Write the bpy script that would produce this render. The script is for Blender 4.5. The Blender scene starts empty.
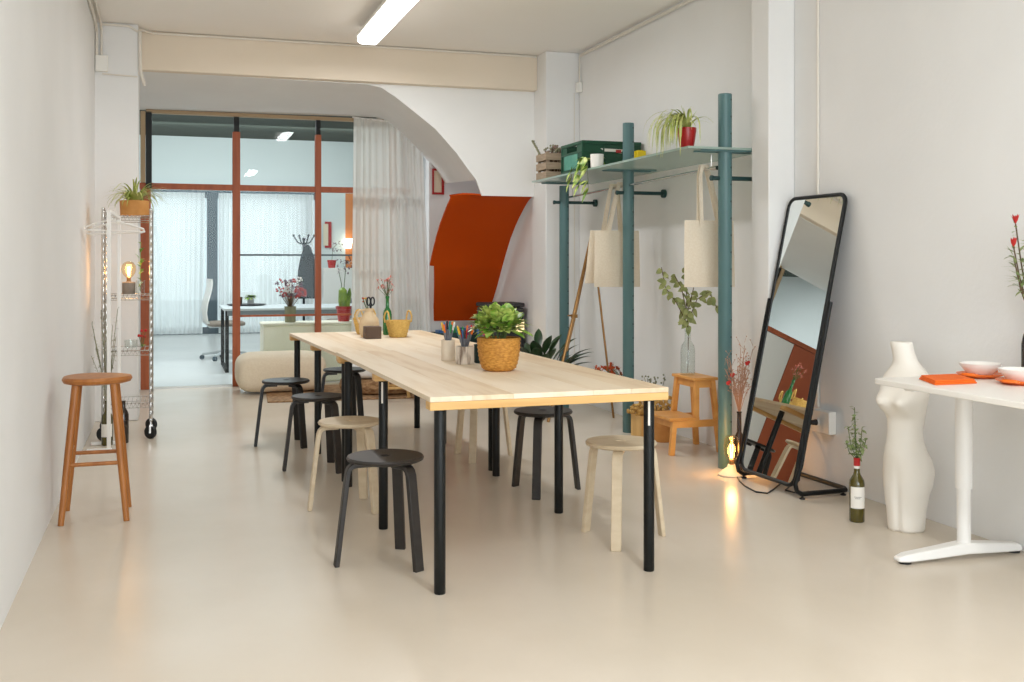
import bpy, bmesh, math, random
from mathutils import Vector, Matrix, Euler
R = math.radians
PI = math.pi
rnd = random.Random(7)
scene = bpy.context.scene
COL = scene.collection

# ------------------------------------------------------------------ materials
def lin(c):
    out = []
    for x in c:
        x = x / 255.0
        out.append(x / 12.92 if x <= 0.04045 else ((x + 0.055) / 1.055) ** 2.4)
    return out

def col4(c):
    return tuple(lin(c)) + (1.0,)

_M = {}
def mat(name, c, rough=0.6, c2=None, scale=8.0, stretch=(1, 1, 1), bump=0.0, bscale=None, metal=0.0,
        spec=0.5, detail=4.0, trans=0.0, sheen=0.0, coat=0.0, kind='noise', lo=0.35, hi=0.65):
    if name in _M:
        return _M[name]
    m = bpy.data.materials.new(name)
    m.use_nodes = True
    nt = m.node_tree
    b = nt.nodes['Principled BSDF']
    b.inputs['Base Color'].default_value = col4(c)
    b.inputs['Roughness'].default_value = rough
    b.inputs['Metallic'].default_value = metal
    b.inputs['Specular IOR Level'].default_value = spec
    if coat:
        b.inputs['Coat Weight'].default_value = coat
        b.inputs['Coat Roughness'].default_value = 0.08
    if trans:
        b.inputs['Transmission Weight'].default_value = trans
    if c2 is not None or bump:
        tc = nt.nodes.new('ShaderNodeTexCoord')
        mp = nt.nodes.new('ShaderNodeMapping')
        mp.inputs['Scale'].default_value = stretch
        nt.links.new(tc.outputs['Object'], mp.inputs['Vector'])
        if kind == 'wave':
            tx = nt.nodes.new('ShaderNodeTexWave')
            tx.inputs['Scale'].default_value = scale
            tx.inputs['Distortion'].default_value = 5.0
            tx.inputs['Detail'].default_value = 3.0
            tx.inputs['Detail Scale'].default_value = 1.2
            fac = tx.outputs['Fac']
        elif kind == 'voronoi':
            tx = nt.nodes.new('ShaderNodeTexVoronoi')
            tx.inputs['Scale'].default_value = scale
            fac = tx.outputs['Distance']
        else:
            tx = nt.nodes.new('ShaderNodeTexNoise')
            tx.inputs['Scale'].default_value = scale
            tx.inputs['Detail'].default_value = detail
            fac = tx.outputs['Fac']
        nt.links.new(mp.outputs['Vector'], tx.inputs['Vector'])
        if c2 is not None:
            cr = nt.nodes.new('ShaderNodeValToRGB')
            cr.color_ramp.elements[0].position = lo
            cr.color_ramp.elements[0].color = col4(c)
            cr.color_ramp.elements[1].position = hi
            cr.color_ramp.elements[1].color = col4(c2)
            nt.links.new(fac, cr.inputs['Fac'])
            nt.links.new(cr.outputs['Color'], b.inputs['Base Color'])
        if bump:
            bp = nt.nodes.new('ShaderNodeBump')
            bp.inputs['Strength'].default_value = bump
            bp.inputs['Distance'].default_value = 0.01
            src = fac
            if bscale:
                t2 = nt.nodes.new('ShaderNodeTexNoise')
                t2.inputs['Scale'].default_value = bscale
                t2.inputs['Detail'].default_value = 3
                nt.links.new(mp.outputs['Vector'], t2.inputs['Vector'])
                src = t2.outputs['Fac']
            nt.links.new(src, bp.inputs['Height'])
            nt.links.new(bp.outputs['Normal'], b.inputs['Normal'])
    _M[name] = m
    return m

def emit(name, c, s):
    if name in _M:
        return _M[name]
    m = bpy.data.materials.new(name)
    m.use_nodes = True
    nt = m.node_tree
    nt.nodes.clear()
    o = nt.nodes.new('ShaderNodeOutputMaterial')
    e = nt.nodes.new('ShaderNodeEmission')
    e.inputs['Color'].default_value = col4(c)
    e.inputs['Strength'].default_value = s
    nt.links.new(e.outputs[0], o.inputs[0])
    _M[name] = m
    return m

def thin_glass(name, tint=(250, 253, 252), gloss=1.0, rough=0.0, diffuse=0.0, dcol=(200, 215, 210), ior=1.45):
    if name in _M:
        return _M[name]
    m = bpy.data.materials.new(name)
    m.use_nodes = True
    nt = m.node_tree
    nt.nodes.clear()
    o = nt.nodes.new('ShaderNodeOutputMaterial')
    t = nt.nodes.new('ShaderNodeBsdfTransparent')
    t.inputs['Color'].default_value = col4(tint)
    g = nt.nodes.new('ShaderNodeBsdfGlossy')
    g.inputs['Roughness'].default_value = rough
    f = nt.nodes.new('ShaderNodeLayerWeight')
    f.inputs['Blend'].default_value = 0.5
    pw = nt.nodes.new('ShaderNodeMath')
    pw.operation = 'POWER'
    pw.inputs[1].default_value = 4.0
    nt.links.new(f.outputs['Facing'], pw.inputs[0])
    ml = nt.nodes.new('ShaderNodeMath')
    ml.operation = 'MULTIPLY_ADD'
    ml.inputs[1].default_value = 0.75 * gloss
    ml.inputs[2].default_value = 0.045 * gloss
    nt.links.new(pw.outputs[0], ml.inputs[0])
    mx = nt.nodes.new('ShaderNodeMixShader')
    nt.links.new(ml.outputs[0], mx.inputs[0])
    last = t
    if diffuse > 0:
        d = nt.nodes.new('ShaderNodeBsdfDiffuse')
        d.inputs['Color'].default_value = col4(dcol)
        tl = nt.nodes.new('ShaderNodeBsdfTranslucent')
        tl.inputs['Color'].default_value = col4(dcol)
        dm = nt.nodes.new('ShaderNodeMixShader')
        dm.inputs[0].default_value = 0.5
        nt.links.new(d.outputs[0], dm.inputs[1])
        nt.links.new(tl.outputs[0], dm.inputs[2])
        m2 = nt.nodes.new('ShaderNodeMixShader')
        m2.inputs[0].default_value = diffuse
        nt.links.new(t.outputs[0], m2.inputs[1])
        nt.links.new(dm.outputs[0], m2.inputs[2])
        last = m2
    nt.links.new(last.outputs[0], mx.inputs[1])
    nt.links.new(g.outputs[0], mx.inputs[2])
    nt.links.new(mx.outputs[0], o.inputs[0])
    _M[name] = m
    return m

def sheer(name, c, transp=0.3, trl=0.5):
    if name in _M:
        return _M[name]
    m = bpy.data.materials.new(name)
    m.use_nodes = True
    nt = m.node_tree
    nt.nodes.clear()
    o = nt.nodes.new('ShaderNodeOutputMaterial')
    t = nt.nodes.new('ShaderNodeBsdfTransparent')
    d = nt.nodes.new('ShaderNodeBsdfDiffuse')
    d.inputs['Color'].default_value = col4(c)
    tl = nt.nodes.new('ShaderNodeBsdfTranslucent')
    tl.inputs['Color'].default_value = col4(c)
    a = nt.nodes.new('ShaderNodeMixShader')
    a.inputs[0].default_value = trl
    nt.links.new(d.outputs[0], a.inputs[1])
    nt.links.new(tl.outputs[0], a.inputs[2])
    b = nt.nodes.new('ShaderNodeMixShader')
    b.inputs[0].default_value = transp
    nt.links.new(a.outputs[0], b.inputs[1])
    nt.links.new(t.outputs[0], b.inputs[2])
    nt.links.new(b.outputs[0], o.inputs[0])
    _M[name] = m
    return m

def wood(name, c, c2, rough=0.45, stretch=(14, 1.2, 14), scale=3.0, bump=0.04, knots=False):
    return mat(name, c, rough, c2, scale=scale, stretch=stretch, bump=bump, detail=6, lo=0.3, hi=0.72)

M = {}
M["wall"] = mat("white_plaster", (229, 229, 228), 0.85, (233, 233, 232), scale=1.5, bump=0.10, bscale=35)
M['wallcool'] = mat('white_plaster_arch', (232, 232, 230), 0.85, (236, 236, 234), scale=1.5, bump=0.06, bscale=30)
M['beam'] = mat('cream_paint', (226, 213, 194), 0.8, (230, 217, 199), scale=1.2, bump=0.06, bscale=30)
M["ceil"] = mat("ceiling_paint", (243, 239, 233), 0.9, (245, 241, 236), scale=1.0)
M["floor"] = mat("cream_floor_paint", (208, 196, 179), 0.24, (215, 204, 189), spec=0.22, scale=1.3, stretch=(1, 0.8, 1), bump=0.03, bscale=14, detail=7)
M['floor2'] = mat('grey_floor_paint', (205, 207, 206), 0.35, (214, 215, 213), scale=1.0)
M['rust'] = mat('rust_paint', (190, 70, 2), 0.7, (194, 73, 3), spec=0.15, scale=2.0)
M['rustwood'] = mat('rust_stained_wood', (160, 78, 38), 0.5, (178, 92, 48), scale=3.0, stretch=(8, 8, 0.6))
M['rustpanel'] = mat('terracotta_panel', (170, 84, 48), 0.55, (180, 92, 54), scale=2.0)
M['teal'] = mat('teal_enamel', (80, 114, 116), 0.42, (85, 119, 120), scale=4)
M['tealdark'] = mat('dark_teal_iron', (28, 62, 62), 0.5)
M['hole'] = mat('dark_hole', (22, 40, 42), 0.8)
M['blackmetal'] = mat('black_metal', (10, 13, 13), 0.42, spec=0.35)
M['blackpost'] = mat('black_post', (20, 24, 24), 0.6)
M['mirror'] = mat('mirror_silver', (240, 244, 242), 0.0, metal=1.0)
M['chrome'] = mat('chrome', (205, 203, 200), 0.18, metal=1.0)
M['steel'] = mat('brushed_steel', (180, 178, 172), 0.3, metal=1.0)
M['rubber'] = mat('black_rubber', (24, 24, 26), 0.6)
M['whitemetal'] = mat('white_metal', (238, 236, 232), 0.35)
M['whiteplastic'] = mat('white_plastic', (236, 234, 228), 0.4)
M['pine'] = mat('pine_board', (232, 214, 188), 0.5, (216, 190, 154), scale=1.6, stretch=(9, 0.8, 9), bump=0.03, detail=6, lo=0.46, hi=0.78)
M['pineb'] = mat('pine_board_light', (236, 219, 195), 0.5, (222, 198, 164), scale=1.3, stretch=(8, 0.7, 9), bump=0.03, detail=6, lo=0.5, hi=0.8)
M['pinec'] = mat('pine_board_dark', (227, 205, 175), 0.5, (206, 174, 134), scale=1.9, stretch=(10, 0.9, 9), bump=0.03, detail=6, lo=0.44, hi=0.78)
M['pineedge'] = mat('pine_edge', (226, 184, 120), 0.5, (206, 160, 96), scale=2.0, stretch=(0.8, 8, 14), detail=6)
M['stooldark'] = mat('charcoal_stain', (38, 34, 31), 0.5, (46, 41, 38), scale=3, stretch=(1.5, 8, 8), bump=0.02)
M['stoolblack'] = mat('black_stain', (17, 19, 21), 0.4, (22, 24, 26), scale=3, stretch=(1.5, 8, 8))
M['stoolash'] = mat('pale_ash', (212, 195, 168), 0.45, (202, 183, 153), scale=3, stretch=(1.5, 9, 9), bump=0.02)
M['oak'] = mat('oiled_oak', (178, 114, 54), 0.42, (158, 96, 42), scale=2.5, stretch=(10, 10, 1), bump=0.03)
M['beech'] = mat('honey_beech', (226, 164, 88), 0.42, (212, 146, 70), scale=2.5, stretch=(10, 2, 6), bump=0.02)
M['lightwood'] = mat('light_wood', (222, 182, 118), 0.5, (208, 164, 98), scale=2.5, stretch=(8, 8, 1))
M['greywood'] = mat('weathered_wood', (150, 132, 112), 0.8, (172, 152, 130), scale=4, stretch=(2, 2, 12), bump=0.06)
M['straw'] = mat('woven_straw', (204, 146, 62), 0.7, (172, 114, 38), scale=60, stretch=(1, 1, 2.2), bump=0.5, detail=2)
M['strawlight'] = mat('woven_pale_straw', (228, 192, 112), 0.7, (208, 166, 84), scale=70, stretch=(1, 1, 2.0), bump=0.4, detail=2)
M['jute'] = mat('woven_jute', (182, 146, 106), 0.9, (132, 98, 66), scale=26, bump=0.5, detail=2, stretch=(1, 1, 2))
M['linen'] = mat('beige_linen', (240, 226, 202), 0.9, (234, 219, 194), scale=60, bump=0.08)
M['canvas'] = mat('natural_canvas', (234, 222, 202), 0.9, (228, 214, 192), scale=90, bump=0.06)
M['whitecloth'] = mat('white_cotton', (228, 226, 222), 0.9)
M['sage'] = mat('pale_sage_fabric', (250, 248, 230), 0.9, (247, 245, 225), scale=40)
M['leaf'] = mat('fresh_leaf', (96, 134, 44), 0.45, (150, 180, 66), scale=14)
M['leafv'] = mat('variegated_leaf', (108, 154, 48), 0.42, (214, 220, 128), scale=22, detail=2, lo=0.4, hi=0.7)
M['leafdark'] = mat('dark_leaf', (24, 50, 26), 0.35, (42, 72, 36), scale=9)
M['leafspider'] = mat('spider_leaf', (150, 168, 70), 0.5, (206, 208, 134), scale=20)
M['leafeuc'] = mat('eucalyptus_leaf', (138, 150, 92), 0.6, (172, 176, 116), scale=18)
M['leafpale'] = mat('pale_leaf', (120, 138, 84), 0.6, (150, 162, 108), scale=18)
M['stem'] = mat('brown_stem', (96, 74, 52), 0.8)
M['stemgreen'] = mat('green_stem', (84, 104, 56), 0.7)
M['soil'] = mat('dark_soil', (52, 40, 32), 0.95, (70, 54, 42), scale=40)
M['red'] = mat('red_glaze', (170, 26, 28), 0.3)
M['redflower'] = mat('red_petal', (190, 40, 36), 0.7)
M['orangeflower'] = mat('rust_orange_petal', (196, 84, 34), 0.8, (170, 66, 26), scale=20)
M['pinkflower'] = mat('dusty_pink_petal', (206, 128, 116), 0.8)
M['whiteflower'] = mat('white_petal', (236, 230, 228), 0.7)
M['purpleflower'] = mat('plum_petal', (104, 66, 84), 0.7)
M['yellowflower'] = mat('yellow_petal', (232, 190, 62), 0.7)
M['driedyellow'] = mat('dried_straw_flower', (206, 168, 98), 0.9, (186, 142, 74), scale=20)
M['driedpink'] = mat('dried_pink_twig', (178, 140, 118), 0.9)
M['driedgrey'] = mat('dried_grey_green', (138, 138, 112), 0.9)
M['driedmauve'] = mat('dried_mauve', (140, 116, 106), 0.9)
M['cupwhite'] = mat('speckled_white_clay', (226, 214, 196), 0.6, (214, 198, 178), scale=12)
M['cupmarble'] = mat('marbled_clay', (226, 216, 204), 0.5, (132, 114, 100), scale=22, stretch=(2.0, 2.0, 0.35), lo=0.50, hi=0.66)
M['sand'] = mat('sand_clay', (226, 204, 170), 0.7, (216, 190, 152), scale=20)
M['brownbox'] = mat('dark_brown_card', (96, 76, 62), 0.7)
M['blackplastic'] = mat('black_plastic', (26, 30, 36), 0.4)
M['greencrate'] = mat('green_crate_plastic', (8, 66, 44), 0.42, (11, 74, 50), scale=6)
M['greenlight'] = mat('pale_green_label', (72, 138, 122), 0.6, (90, 150, 132), scale=18)
M['yellow'] = mat('yellow_card', (238, 208, 20), 0.5)
M['whiteceramic'] = mat('white_ceramic', (240, 236, 230), 0.25)
M['statue'] = mat('white_matte_ceramic', (238, 232, 222), 0.5, (241, 236, 227), scale=4)
M['orange'] = mat('orange_glaze', (236, 112, 26), 0.35)
M['orangecloth'] = mat('orange_napkin', (240, 110, 20), 0.85, (234, 102, 14), scale=60)
M['desk'] = mat('white_laminate', (240, 236, 229), 0.35)
M['terracotta'] = mat('tan_clay', (206, 148, 82), 0.7, (192, 132, 66), scale=14)
M['concrete'] = mat('grey_concrete', (150, 138, 126), 0.85, (138, 126, 114), scale=18, bump=0.05)
M['brass'] = mat('aged_brass', (150, 112, 66), 0.35, metal=0.7)
M['bottledark'] = mat('dark_brown_glass', (34, 22, 14), 0.1, coat=0.5)
M['bottleolive'] = mat('olive_glass', (84, 76, 12), 0.08, coat=0.6, c2=(64, 56, 8), scale=3)
M['bottlegreen'] = mat('green_glass', (30, 116, 54), 0.08, coat=0.6)
M['label'] = mat('paper_label', (236, 232, 224), 0.7)
M['labelprint'] = mat('grey_print', (150, 146, 142), 0.7)
M['redcap'] = mat('red_foil', (176, 34, 34), 0.35)
M['graycoat'] = mat('dark_coat_cloth', (34, 46, 50), 0.9)
M['greydesk'] = mat('grey_desktop', (120, 128, 132), 0.45)
M['greytop'] = mat('pale_desktop', (206, 212, 214), 0.4)
M['darkceil'] = mat('dark_grey_green_paint', (62, 70, 62), 0.9)
M['blind'] = mat('pale_blind', (214, 224, 224), 0.8)
M['darkframe'] = mat('grey_window_frame', (74, 90, 98), 0.5)
M['tan'] = mat('tan_wood', (176, 150, 116), 0.6)
M['cream'] = mat('cream_print', (226, 214, 190), 0.7)
M['cable'] = mat('black_cable', (24, 24, 26), 0.5)
M['whitecable'] = mat('white_cable', (224, 218, 208), 0.5)
M['greybox'] = mat('grey_box', (44, 44, 46), 0.6)
M['orangewall'] = mat('orange_paint', (220, 138, 84), 0.8)
M['glass'] = thin_glass('clear_glass', (250, 253, 252), 0.22)
M['glassupper'] = thin_glass('upper_pane_glass', (250, 253, 252), 0.30)
M['glassvase'] = thin_glass('vase_glass', (249, 251, 250), 1.0)
M['glassbulb'] = thin_glass('amber_bulb_glass', (255, 240, 214), 1.0, 0.02)
M['glassshelf'] = thin_glass('frosted_teal_glass', (200, 216, 208), 1.0, 0.15, diffuse=0.80, dcol=(206, 226, 219))
M['sheer'] = sheer('white_sheer', (238, 236, 230), 0.16, 0.42)
M['sheerfar'] = sheer('white_far_sheer', (240, 242, 242), 0.12, 0.62)
M['filament'] = emit('filament_glow', (255, 170, 70), 60.0)
M['tube'] = emit('tube_glow', (255, 250, 240), 5.0)
M['papershade'] = emit('lit_paper', (255, 222, 170), 1.6)
M['sconce'] = emit('lit_sconce', (255, 240, 215), 5.0)

# ------------------------------------------------------------------ mesh builder
class MB:
    def __init__(self):
        self.bm = bmesh.new()
        self.mi = 0
        self.mats = []
    def use(self, m):
        if m not in self.mats:
            self.mats.append(m)
        self.mi = self.mats.index(m)
        return self
    def _mark(self, faces):
        for f in faces:
            f.material_index = self.mi
    def box(self, lo, hi, rz=0.0, piv=None):
        x0, y0, z0 = lo
        x1, y1, z1 = hi
        vs = [Vector(p) for p in ((x0, y0, z0), (x1, y0, z0), (x1, y1, z0), (x0, y1, z0), (x0, y0, z1), (x1, y0, z1), (x1, y1, z1), (x0, y1, z1))]
        if rz:
            c = Vector(piv) if piv else Vector(((x0 + x1) / 2, (y0 + y1) / 2, 0))
            m = Matrix.Rotation(rz, 3, 'Z')
            vs = [c + m @ (v - c) for v in vs]
        return self.hexa(vs)
    def hexa(self, vs):
        b = [self.bm.verts.new(v) for v in vs]
        fs = [self.bm.faces.new([b[i] for i in q]) for q in ((3, 2, 1, 0), (4, 5, 6, 7), (0, 1, 5, 4), (1, 2, 6, 5), (2, 3, 7, 6), (3, 0, 4, 7))]
        self._mark(fs)
        return self
    def obox(self, c, ax, ay, az):
        c, ax, ay, az = Vector(c), Vector(ax), Vector(ay), Vector(az)
        vs = [c + sx * ax + sy * ay + sz * az for sz in (-1, 1) for (sx, sy) in ((-1, -1), (1, -1), (1, 1), (-1, 1))]
        return self.hexa(vs)
    def beam(self, p0, p1, w, t, up=(0, 0, 1)):
        p0, p1 = Vector(p0), Vector(p1)
        d = (p1 - p0)
        u = Vector(up)
        s = d.cross(u)
        if s.length < 1e-6:
            s = d.cross(Vector((1, 0, 0)))
        s.normalize()
        n = s.cross(d).normalized()
        return self.obox((p0 + p1) / 2, d / 2, s * w / 2, n * t / 2)
    def rings(self, rings, closed=False, cap=True):
        vr = [[self.bm.verts.new(p) for p in r] for r in rings]
        n = len(vr[0])
        fs = []
        m = len(vr)
        for i in range(m if closed else m - 1):
            a, b = vr[i], vr[(i + 1) % m]
            for j in range(n):
                k = (j + 1) % n
                fs.append(self.bm.faces.new((a[j], a[k], b[k], b[j])))
        if cap and not closed:
            fs.append(self.bm.faces.new(list(reversed(vr[0]))))
            fs.append(self.bm.faces.new(vr[-1]))
        self._mark(fs)
        return self
    def tube(self, pts, r, seg=10, closed=False, cap=True, flat=None):
        pts = [Vector(p) for p in pts]
        n = len(pts)
        rad = r if isinstance(r, (list, tuple)) else [r] * n
        rings = []
        prev = None
        for i in range(n):
            if closed:
                t = pts[(i + 1) % n] - pts[i - 1]
            elif i == 0:
                t = pts[1] - pts[0]
            elif i == n - 1:
                t = pts[-1] - pts[-2]
            else:
                t = (pts[i + 1] - pts[i]).normalized() + (pts[i] - pts[i - 1]).normalized()
            t.normalize()
            if prev is None:
                a = Vector((0, 0, 1)) if abs(t.z) < 0.9 else Vector((1, 0, 0))
                u = t.cross(a).normalized()
            else:
                u = (prev - t * prev.dot(t)).normalized()
            prev = u
            w = t.cross(u)
            rings.append([pts[i] + (u * math.cos(2 * PI * k / seg) + w * math.sin(2 * PI * k / seg)) * rad[i] for k in range(seg)])
        return self.rings(rings, closed, cap)
    def cyl(self, p0, p1, r, r1=None, seg=16):
        return self.tube([p0, p1], [r, r if r1 is None else r1], seg)
    def lathe(self, prof, c=(0, 0, 0), seg=24, closed=False):
        c = Vector(c)
        rings = []
        for (r, z) in prof:
            r = max(r, 0.0004)
            rings.append([c + Vector((r * math.cos(2 * PI * k / seg), r * math.sin(2 * PI * k / seg), z)) for k in range(seg)])
        return self.rings(rings, closed, True)
    def prism(self, poly, f0, f1):
        """poly: list of 2d points, f0/f1 map them to the two end faces"""
        a = [self.bm.verts.new(f0(*p)) for p in poly]
        b = [self.bm.verts.new(f1(*p)) for p in poly]
        fs = [self.bm.faces.new(a), self.bm.faces.new(list(reversed(b)))]
        n = len(poly)
        for i in range(n):
            k = (i + 1) % n
            fs.append(self.bm.faces.new((a[k], a[i], b[i], b[k])))
        self._mark(fs)
        return self
    def grid(self, f, nu, nv):
        v = [[self.bm.verts.new(f(i / nu, j / nv)) for j in range(nv + 1)] for i in range(nu + 1)]
        fs = []
        for i in range(nu):
            for j in range(nv):
                fs.append(self.bm.faces.new((v[i][j], v[i + 1][j], v[i + 1][j + 1], v[i][j + 1])))
        self._mark(fs)
        return self
    def leaf(self, p, d, L, W, bend=0.3, n=4, up=(0, 0, 1), tip=1.0, fold=0.15):
        """pointed leaf starting at p along d that droops by bend"""
        p, d = Vector(p), Vector(d).normalized()
        s = d.cross(Vector(up))
        if s.length < 1e-4:
            s = d.cross(Vector((1, 0, 0)))
        s.normalize()
        nrm = s.cross(d).normalized()
        rows = []
        for i in range(n + 1):
            t = i / n
            c = p + d * (L * t) + Vector((0, 0, -1)) * (bend * L * t * t)
            w = W * (math.sin(PI * min(1, t ** 0.75 * 0.97 + 0.03)) ** tip) / 2
            rows.append((c, max(w, 0.0004)))
        fs = []
        vr = [(self.bm.verts.new(c + s * w + nrm * w * fold), self.bm.verts.new(c), self.bm.verts.new(c - s * w + nrm * w * fold)) for c, w in rows]
        for i in range(n):
            a, b = vr[i], vr[i + 1]
            fs.append(self.bm.faces.new((a[0], a[1], b[1], b[0])))
            fs.append(self.bm.faces.new((a[1], a[2], b[2], b[1])))
        self._mark(fs)
        return self
    def blade(self, p, az, L, W, rise, droop, n=8):
        """long arching strap leaf"""
        p = Vector(p)
        d = Vector((math.cos(az), math.sin(az), 0))
        s = Vector((-math.sin(az), math.cos(az), 0))
        vr = []
        x, z = 0.0, 0.0
        ang = rise
        for i in range(n + 1):
            t = i / n
            w = W * (1 - t ** 2.2) / 2 + 0.0006
            c = p + d * x + Vector((0, 0, z))
            vr.append((self.bm.verts.new(c + s * w), self.bm.verts.new(c - s * w)))
            x += math.cos(ang) * L / n
            z += math.sin(ang) * L / n
            ang -= droop / n
            ang = max(ang, -1.5)
        fs = [self.bm.faces.new((vr[i][0], vr[i][1], vr[i + 1][1], vr[i + 1][0])) for i in range(n)]
        self._mark(fs)
        return self
    def ball(self, c, r, sub=1, sc=(1, 1, 1)):
        m = Matrix.Translation(Vector(c)) @ Matrix.Diagonal((r * sc[0], r * sc[1], r * sc[2], 1))
        g = bmesh.ops.create_icosphere(self.bm, subdivisions=sub, radius=1.0, matrix=m)
        fs = set()
        for v in g['verts']:
            fs.update(v.link_faces)
        self._mark(fs)
        return self
    def build(self, name, m=None, parent=None, bevel=0.0, smooth=True, ang=35, subsurf=0, seg=2, recalc=True):
        if recalc:
            bmesh.ops.recalc_face_normals(self.bm, faces=self.bm.faces[:])
        me = bpy.data.meshes.new(name)
        self.bm.to_mesh(me)
        self.bm.free()
        mats = self.mats if self.mats else [m]
        for x in mats:
            me.materials.append(x)
        o = bpy.data.objects.new(name, me)
        COL.objects.link(o)
        if smooth:
            me.polygons.foreach_set('use_smooth', [True] * len(me.polygons))
            me.set_sharp_from_angle(angle=R(ang))
        if bevel:
            b = o.modifiers.new('bevel', 'BEVEL')
            b.width = bevel
            b.segments = seg
            b.limit_method = 'ANGLE'
            b.angle_limit = R(40)
        if subsurf:
            s = o.modifiers.new('sub', 'SUBSURF')
            s.levels = s.render_levels = subsurf
        if parent is not None:
            o.parent = parent
        return o

def tag(o, label, cat, group=None, kind=None):
    o['label'] = label
    o['category'] = cat
    if group:
        o['group'] = group
    if kind:
        o['kind'] = kind
    return o

def empty(name, loc, label, cat, group=None, rz=0.0):
    o = bpy.data.objects.new(name, None)
    COL.objects.link(o)
    o.location = loc
    o.rotation_euler = (0, 0, rz)
    o.empty_display_size = 0.1
    return tag(o, label, cat, group)

def struct(o, label=None, cat=None):
    o['kind'] = 'structure'
    if label:
        o['label'] = label
        o['category'] = cat
    return o

def copy_tree(o, parent=None):
    c = o.copy()
    COL.objects.link(c)
    if parent is not None:
        c.parent = parent
    for ch in list(o.children):
        copy_tree(ch, c)
    return c

# ================================================================== THE SETTING
WX0, WX1 = -0.555, 3.60
H = 3.2
YF = -2.6          # open front end of the room behind the camera

b = MB(); b.box((-2.6, YF, -0.12), (4.4, 11.28, 0.0))
struct(b.build('floor', M['floor'], smooth=False), 'cream painted floor of the workshop room', 'floor')
b = MB(); b.box((-2.6, 11.28, -0.12), (4.4, 21.5, 0.0))
struct(b.build('floor_far', M['floor2'], smooth=False), 'pale grey floor of the office beyond the glass', 'floor')
b = MB(); b.box((-1.6, YF, H), (3.9, 9.46, H + 0.12))
struct(b.build('ceiling', M['ceil'], smooth=False), 'plain off white ceiling over the workshop room', 'ceiling')
b = MB(); b.box((WX0 - 0.15, YF, 0), (WX0, 9.10, H))
struct(b.build('wall_left', M['wall'], smooth=False), 'plain white wall along the left side', 'wall')
b = MB(); b.box((WX1, YF, 0), (WX1 + 0.15, 9.46, H))
struct(b.build('wall_right', M['wall'], smooth=False), 'white wall behind the rack and mirror', 'wall')
# pillars
b = MB(); b.box((WX0 - 0.15, 9.08, 0), (-0.228, 9.46, H))
struct(b.build('trim_1', M['wall'], bevel=0.01), 'white pillar at the back left corner', 'pillar')
b = MB(); b.box((3.27, 9.08, 0), (WX1, 9.46, H))
struct(b.build('trim_2', M['wall'], bevel=0.01), 'white pillar at the back right corner', 'pillar')
b = MB(); b.box((3.42, 5.56, 0), (WX1, 5.76, H))
struct(b.build('trim_3', M['wall'], bevel=0.008), 'shallow white pillar between rack and mirror', 'pillar')
# cream beam under the ceiling
b = MB(); b.box((-0.228, 9.31, 2.875), (3.27, 9.46, H))
struct(b.build('trim_4', M['beam'], bevel=0.008), 'cream beam across the room under the ceiling', 'beam')

# arched wall: soffit lofted from the front opening to the glazing
fr = [(-0.228, 2.875), (0.6, 2.872), (1.2, 2.868), (1.70, 2.864), (1.816, 2.845), (1.95, 2.765), (2.099, 2.655), (2.317, 2.492), (2.511, 2.284), (2.622, 2.139), (2.705, 2.035)]
bk = [(-1.5, 2.80), (0.6, 2.815), (1.2, 2.825), (1.867, 2.832), (2.12, 2.832), (2.20, 2.81), (2.357, 2.701), (2.584, 2.487), (2.748, 2.332), (2.82, 2.24), (2.88, 2.14)]
b = MB()
YA, YB = 9.40, 11.28
n = len(fr)
va = [b.bm.verts.new((x, YA, z)) for x, z in fr]
vb = [b.bm.verts.new((x, YB, z)) for x, z in bk]
ta = [b.bm.verts.new((x, YA, H)) for x, z in fr]
tb = [b.bm.verts.new((x, YB, H)) for x, z in bk]
for i in range(n - 1):
    b.bm.faces.new((va[i], va[i + 1], vb[i + 1], vb[i]))
    b.bm.faces.new((va[i + 1], va[i], ta[i], ta[i + 1]))
    b.bm.faces.new((vb[i], vb[i + 1], tb[i + 1], tb[i]))
    b.bm.faces.new((ta[i], ta[i + 1], tb[i + 1], tb[i]))
b.bm.faces.new((va[0], vb[0], tb[0], ta[0]))
b.bm.faces.new((va[-1], ta[-1], tb[-1], vb[-1]))
struct(b.build('ceiling_arch', M['wallcool'], ang=25, recalc=True), 'white soffit that curves down into an arch on the right', 'ceiling')
# lintel between the arch and the right pillar, over the rust canopy
b = MB()
poly = [(2.705, 2.035), (2.705, H), (3.30, H), (3.30, 1.893), (2.76, 1.893)]
b.prism(poly, lambda x, z: Vector((x, YA, z)), lambda x, z: Vector((x, 9.425, z)))
struct(b.build('wall_back', M['wallcool'], smooth=False), 'white wall over the rust coloured canopy', 'wall')
# alcove side wall, and back wall right of the glazing
b = MB(); b.box((3.32, 9.46, 0), (3.6, 11.40, H))
struct(b.build('wall_alcove', M['wall'], smooth=False), 'white side wall of the alcove behind the canopy', 'wall')
b = MB(); b.box((2.70, 11.24, 0), (3.32, 11.40, H))
struct(b.build('wall_rear', M['wall'], smooth=False), 'white wall right of the sheer curtain', 'wall')
# recess behind the left pillar
b = MB(); b.box((-1.75, 9.30, 0), (-1.6, 11.4, H)); b.box((-1.75, 9.30, 0), (-0.70, 9.40, H))
struct(b.build('wall_recess', M['wall'], smooth=False), 'white side of the recess behind the left pillar', 'wall')

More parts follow.
